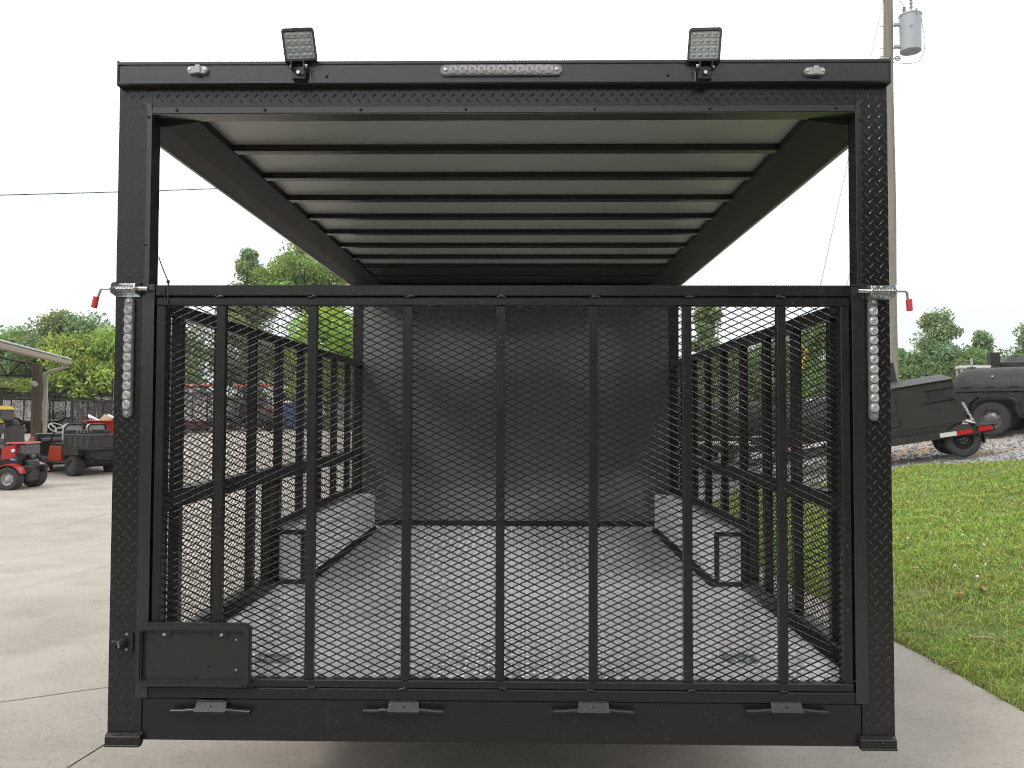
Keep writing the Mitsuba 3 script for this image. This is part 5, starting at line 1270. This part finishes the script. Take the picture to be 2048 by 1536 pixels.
for x in (-0.42, 0.32, 0.42, 1.10, 1.20, 1.95, 2.05, 2.8):
    tk.part("tank__seam", lathe([(0.551, -0.012), (0.556, -0.006), (0.556, 0.006), (0.551, 0.012)], (x, 0, 1.05), (1, 0, 0), 48), "smoker_paint", smooth=30)
for x in (-0.6, -0.1, 0.37, 0.85, 1.5, 2.2):
    tk.part("tank__hinge", join(box(x - 0.09, x + 0.09, -0.03, 0.05, 1.595, 1.625, 0.008), box(x - 0.10, x + 0.10, -0.57, -0.53, 1.12, 1.145, 0.006)), "black_matte")
for x in (-0.05, 0.75, 1.5):
    tk.part("tank__gauge", cyl([x, -0.49, 1.36], [x, -0.525, 1.375], 0.022, n=12), "pale_grey")
tk.part("vent_pipe", cyl([-0.62, 0.1, 1.55], [-0.62, 0.1, 1.85], 0.03, n=12), "pale_grey", smooth=50)
# tall box smoker behind
bx, by = 14.3, 21.8
bs = Thing("box_smoker", "tall black box smoker with a square stack and white pipe behind the tank", "smoker", M=place(bx, by, float(ground(bx, by)), -0.2))
bs.part("body", box(-0.35, 0.95, -0.45, 0.45, 0.5, 1.78, 0.01), "smoker_paint")
bs.part("lid", hull([[-0.30, y, 1.781] for y in (-0.42, 0.42)] + [[0.90, y, 1.781] for y in (-0.42, 0.42)] + [[-0.12, y, 1.95] for y in (-0.2, 0.2)] + [[0.80, y, 1.92] for y in (-0.2, 0.2)]), "smoker_paint")
bs.part("stack", box(-0.62, -0.36, -0.3, 0.0, 0.5, 2.08, 0.006), "smoker_paint")
bs.part("stack", box(0.30, 0.44, -0.62, -0.48, 1.2, 1.96, 0.004), "smoker_paint")
bs.part("shelf", box(-1.45, -0.63, -0.4, 0.1, 1.62, 1.70, 0.008), "white_paint")
bs.part("shelf", box(0.52, 0.82, -0.60, -0.46, 1.63, 1.72, 0.008), "white_paint")
for y in (-0.35, 0.05):
    bs.part("shelf_leg", cyl([-1.40, y, 0.05], [-1.40, y, 1.62], 0.035), "pale_grey")
for x in (-0.3, 0.9):
    for y in (-0.4, 0.4):
        bs.part("leg", box(x - 0.04, x + 0.04, y - 0.04, y + 0.04, -0.05, 0.5), "smoker_paint")
# barrel smoker seen only through the mesh on the right
cx_, cy_ = 4.6, 17.2
cs_ = Thing("barrel_smoker", "black barrel smoker trailer seen only through the right side mesh", "smoker trailer", M=place(cx_, cy_, float(ground(cx_, cy_)), 0.35))
cs_.part("barrel", lathe([(0, -1.3), (0.42, -1.3), (0.48, -1.24), (0.48, 1.24), (0.42, 1.3), (0, 1.3)], (0, 0, 1.15), (1, 0, 0), 36), "smoker_paint", smooth=35)
cs_.part("frame", join(box(-2.6, 1.7, -0.52, -0.44, 0.42, 0.54), box(-2.6, 1.7, 0.44, 0.52, 0.42, 0.54), box(1.62, 1.7, -0.439, 0.439, 0.42, 0.54), box(-2.6, -2.52, -0.439, 0.439, 0.42, 0.54)), "smoker_paint")
cs_.part("firebox", box(1.31, 1.62, -0.42, 0.42, 0.56, 1.20, 0.01), "smoker_paint")
cs_.part("chimney", cyl([-1.1, 0, 1.55], [-1.1, 0, 2.3], 0.07, n=16), "smoker_paint", smooth=50)
cs_.part("door_handle", tube([[-0.5, -0.42, 1.42], [-0.5, -0.50, 1.44], [0.5, -0.50, 1.44], [0.5, -0.42, 1.42]], 0.016, 7), "bright_steel", smooth=True)
cs_.part("tail_lamp", box(1.45, 1.70, -0.545, -0.522, 0.44, 0.52, 0.006), "red_reflector")
cs_.part("front_shelf", box(-0.9, 0.9, -0.85, -0.52, 0.78, 0.81, 0.004), "pale_grey")
for s in (-1, 1):
    wheel(cs_, "wheel", (0.2, s * 0.68, 0.30), (0, s, 0), 0.30, 0.2, 0.18, "pale_grey", 20, 6)


# ------------------------------------------------------------------ thin summer haze
scene["haze_air"] = {"type": "homogeneous", "albedo": rgb(0.96, 0.965, 0.97), "sigma_t": 0.0004}
scene["haze"] = {"type": "cube", "to_world": mi.ScalarTransform4f().translate([0, 30, 10.5]).scale([110, 110, 12.5]), "bsdf": {"type": "null"}, "interior": {"type": "ref", "id": "haze_air"}}
labels["haze"] = {"kind": "stuff", "label": "thin pale haze that softens the far trees", "category": "haze"}
scene["camera"]["medium"] = {"type": "ref", "id": "haze_air"}
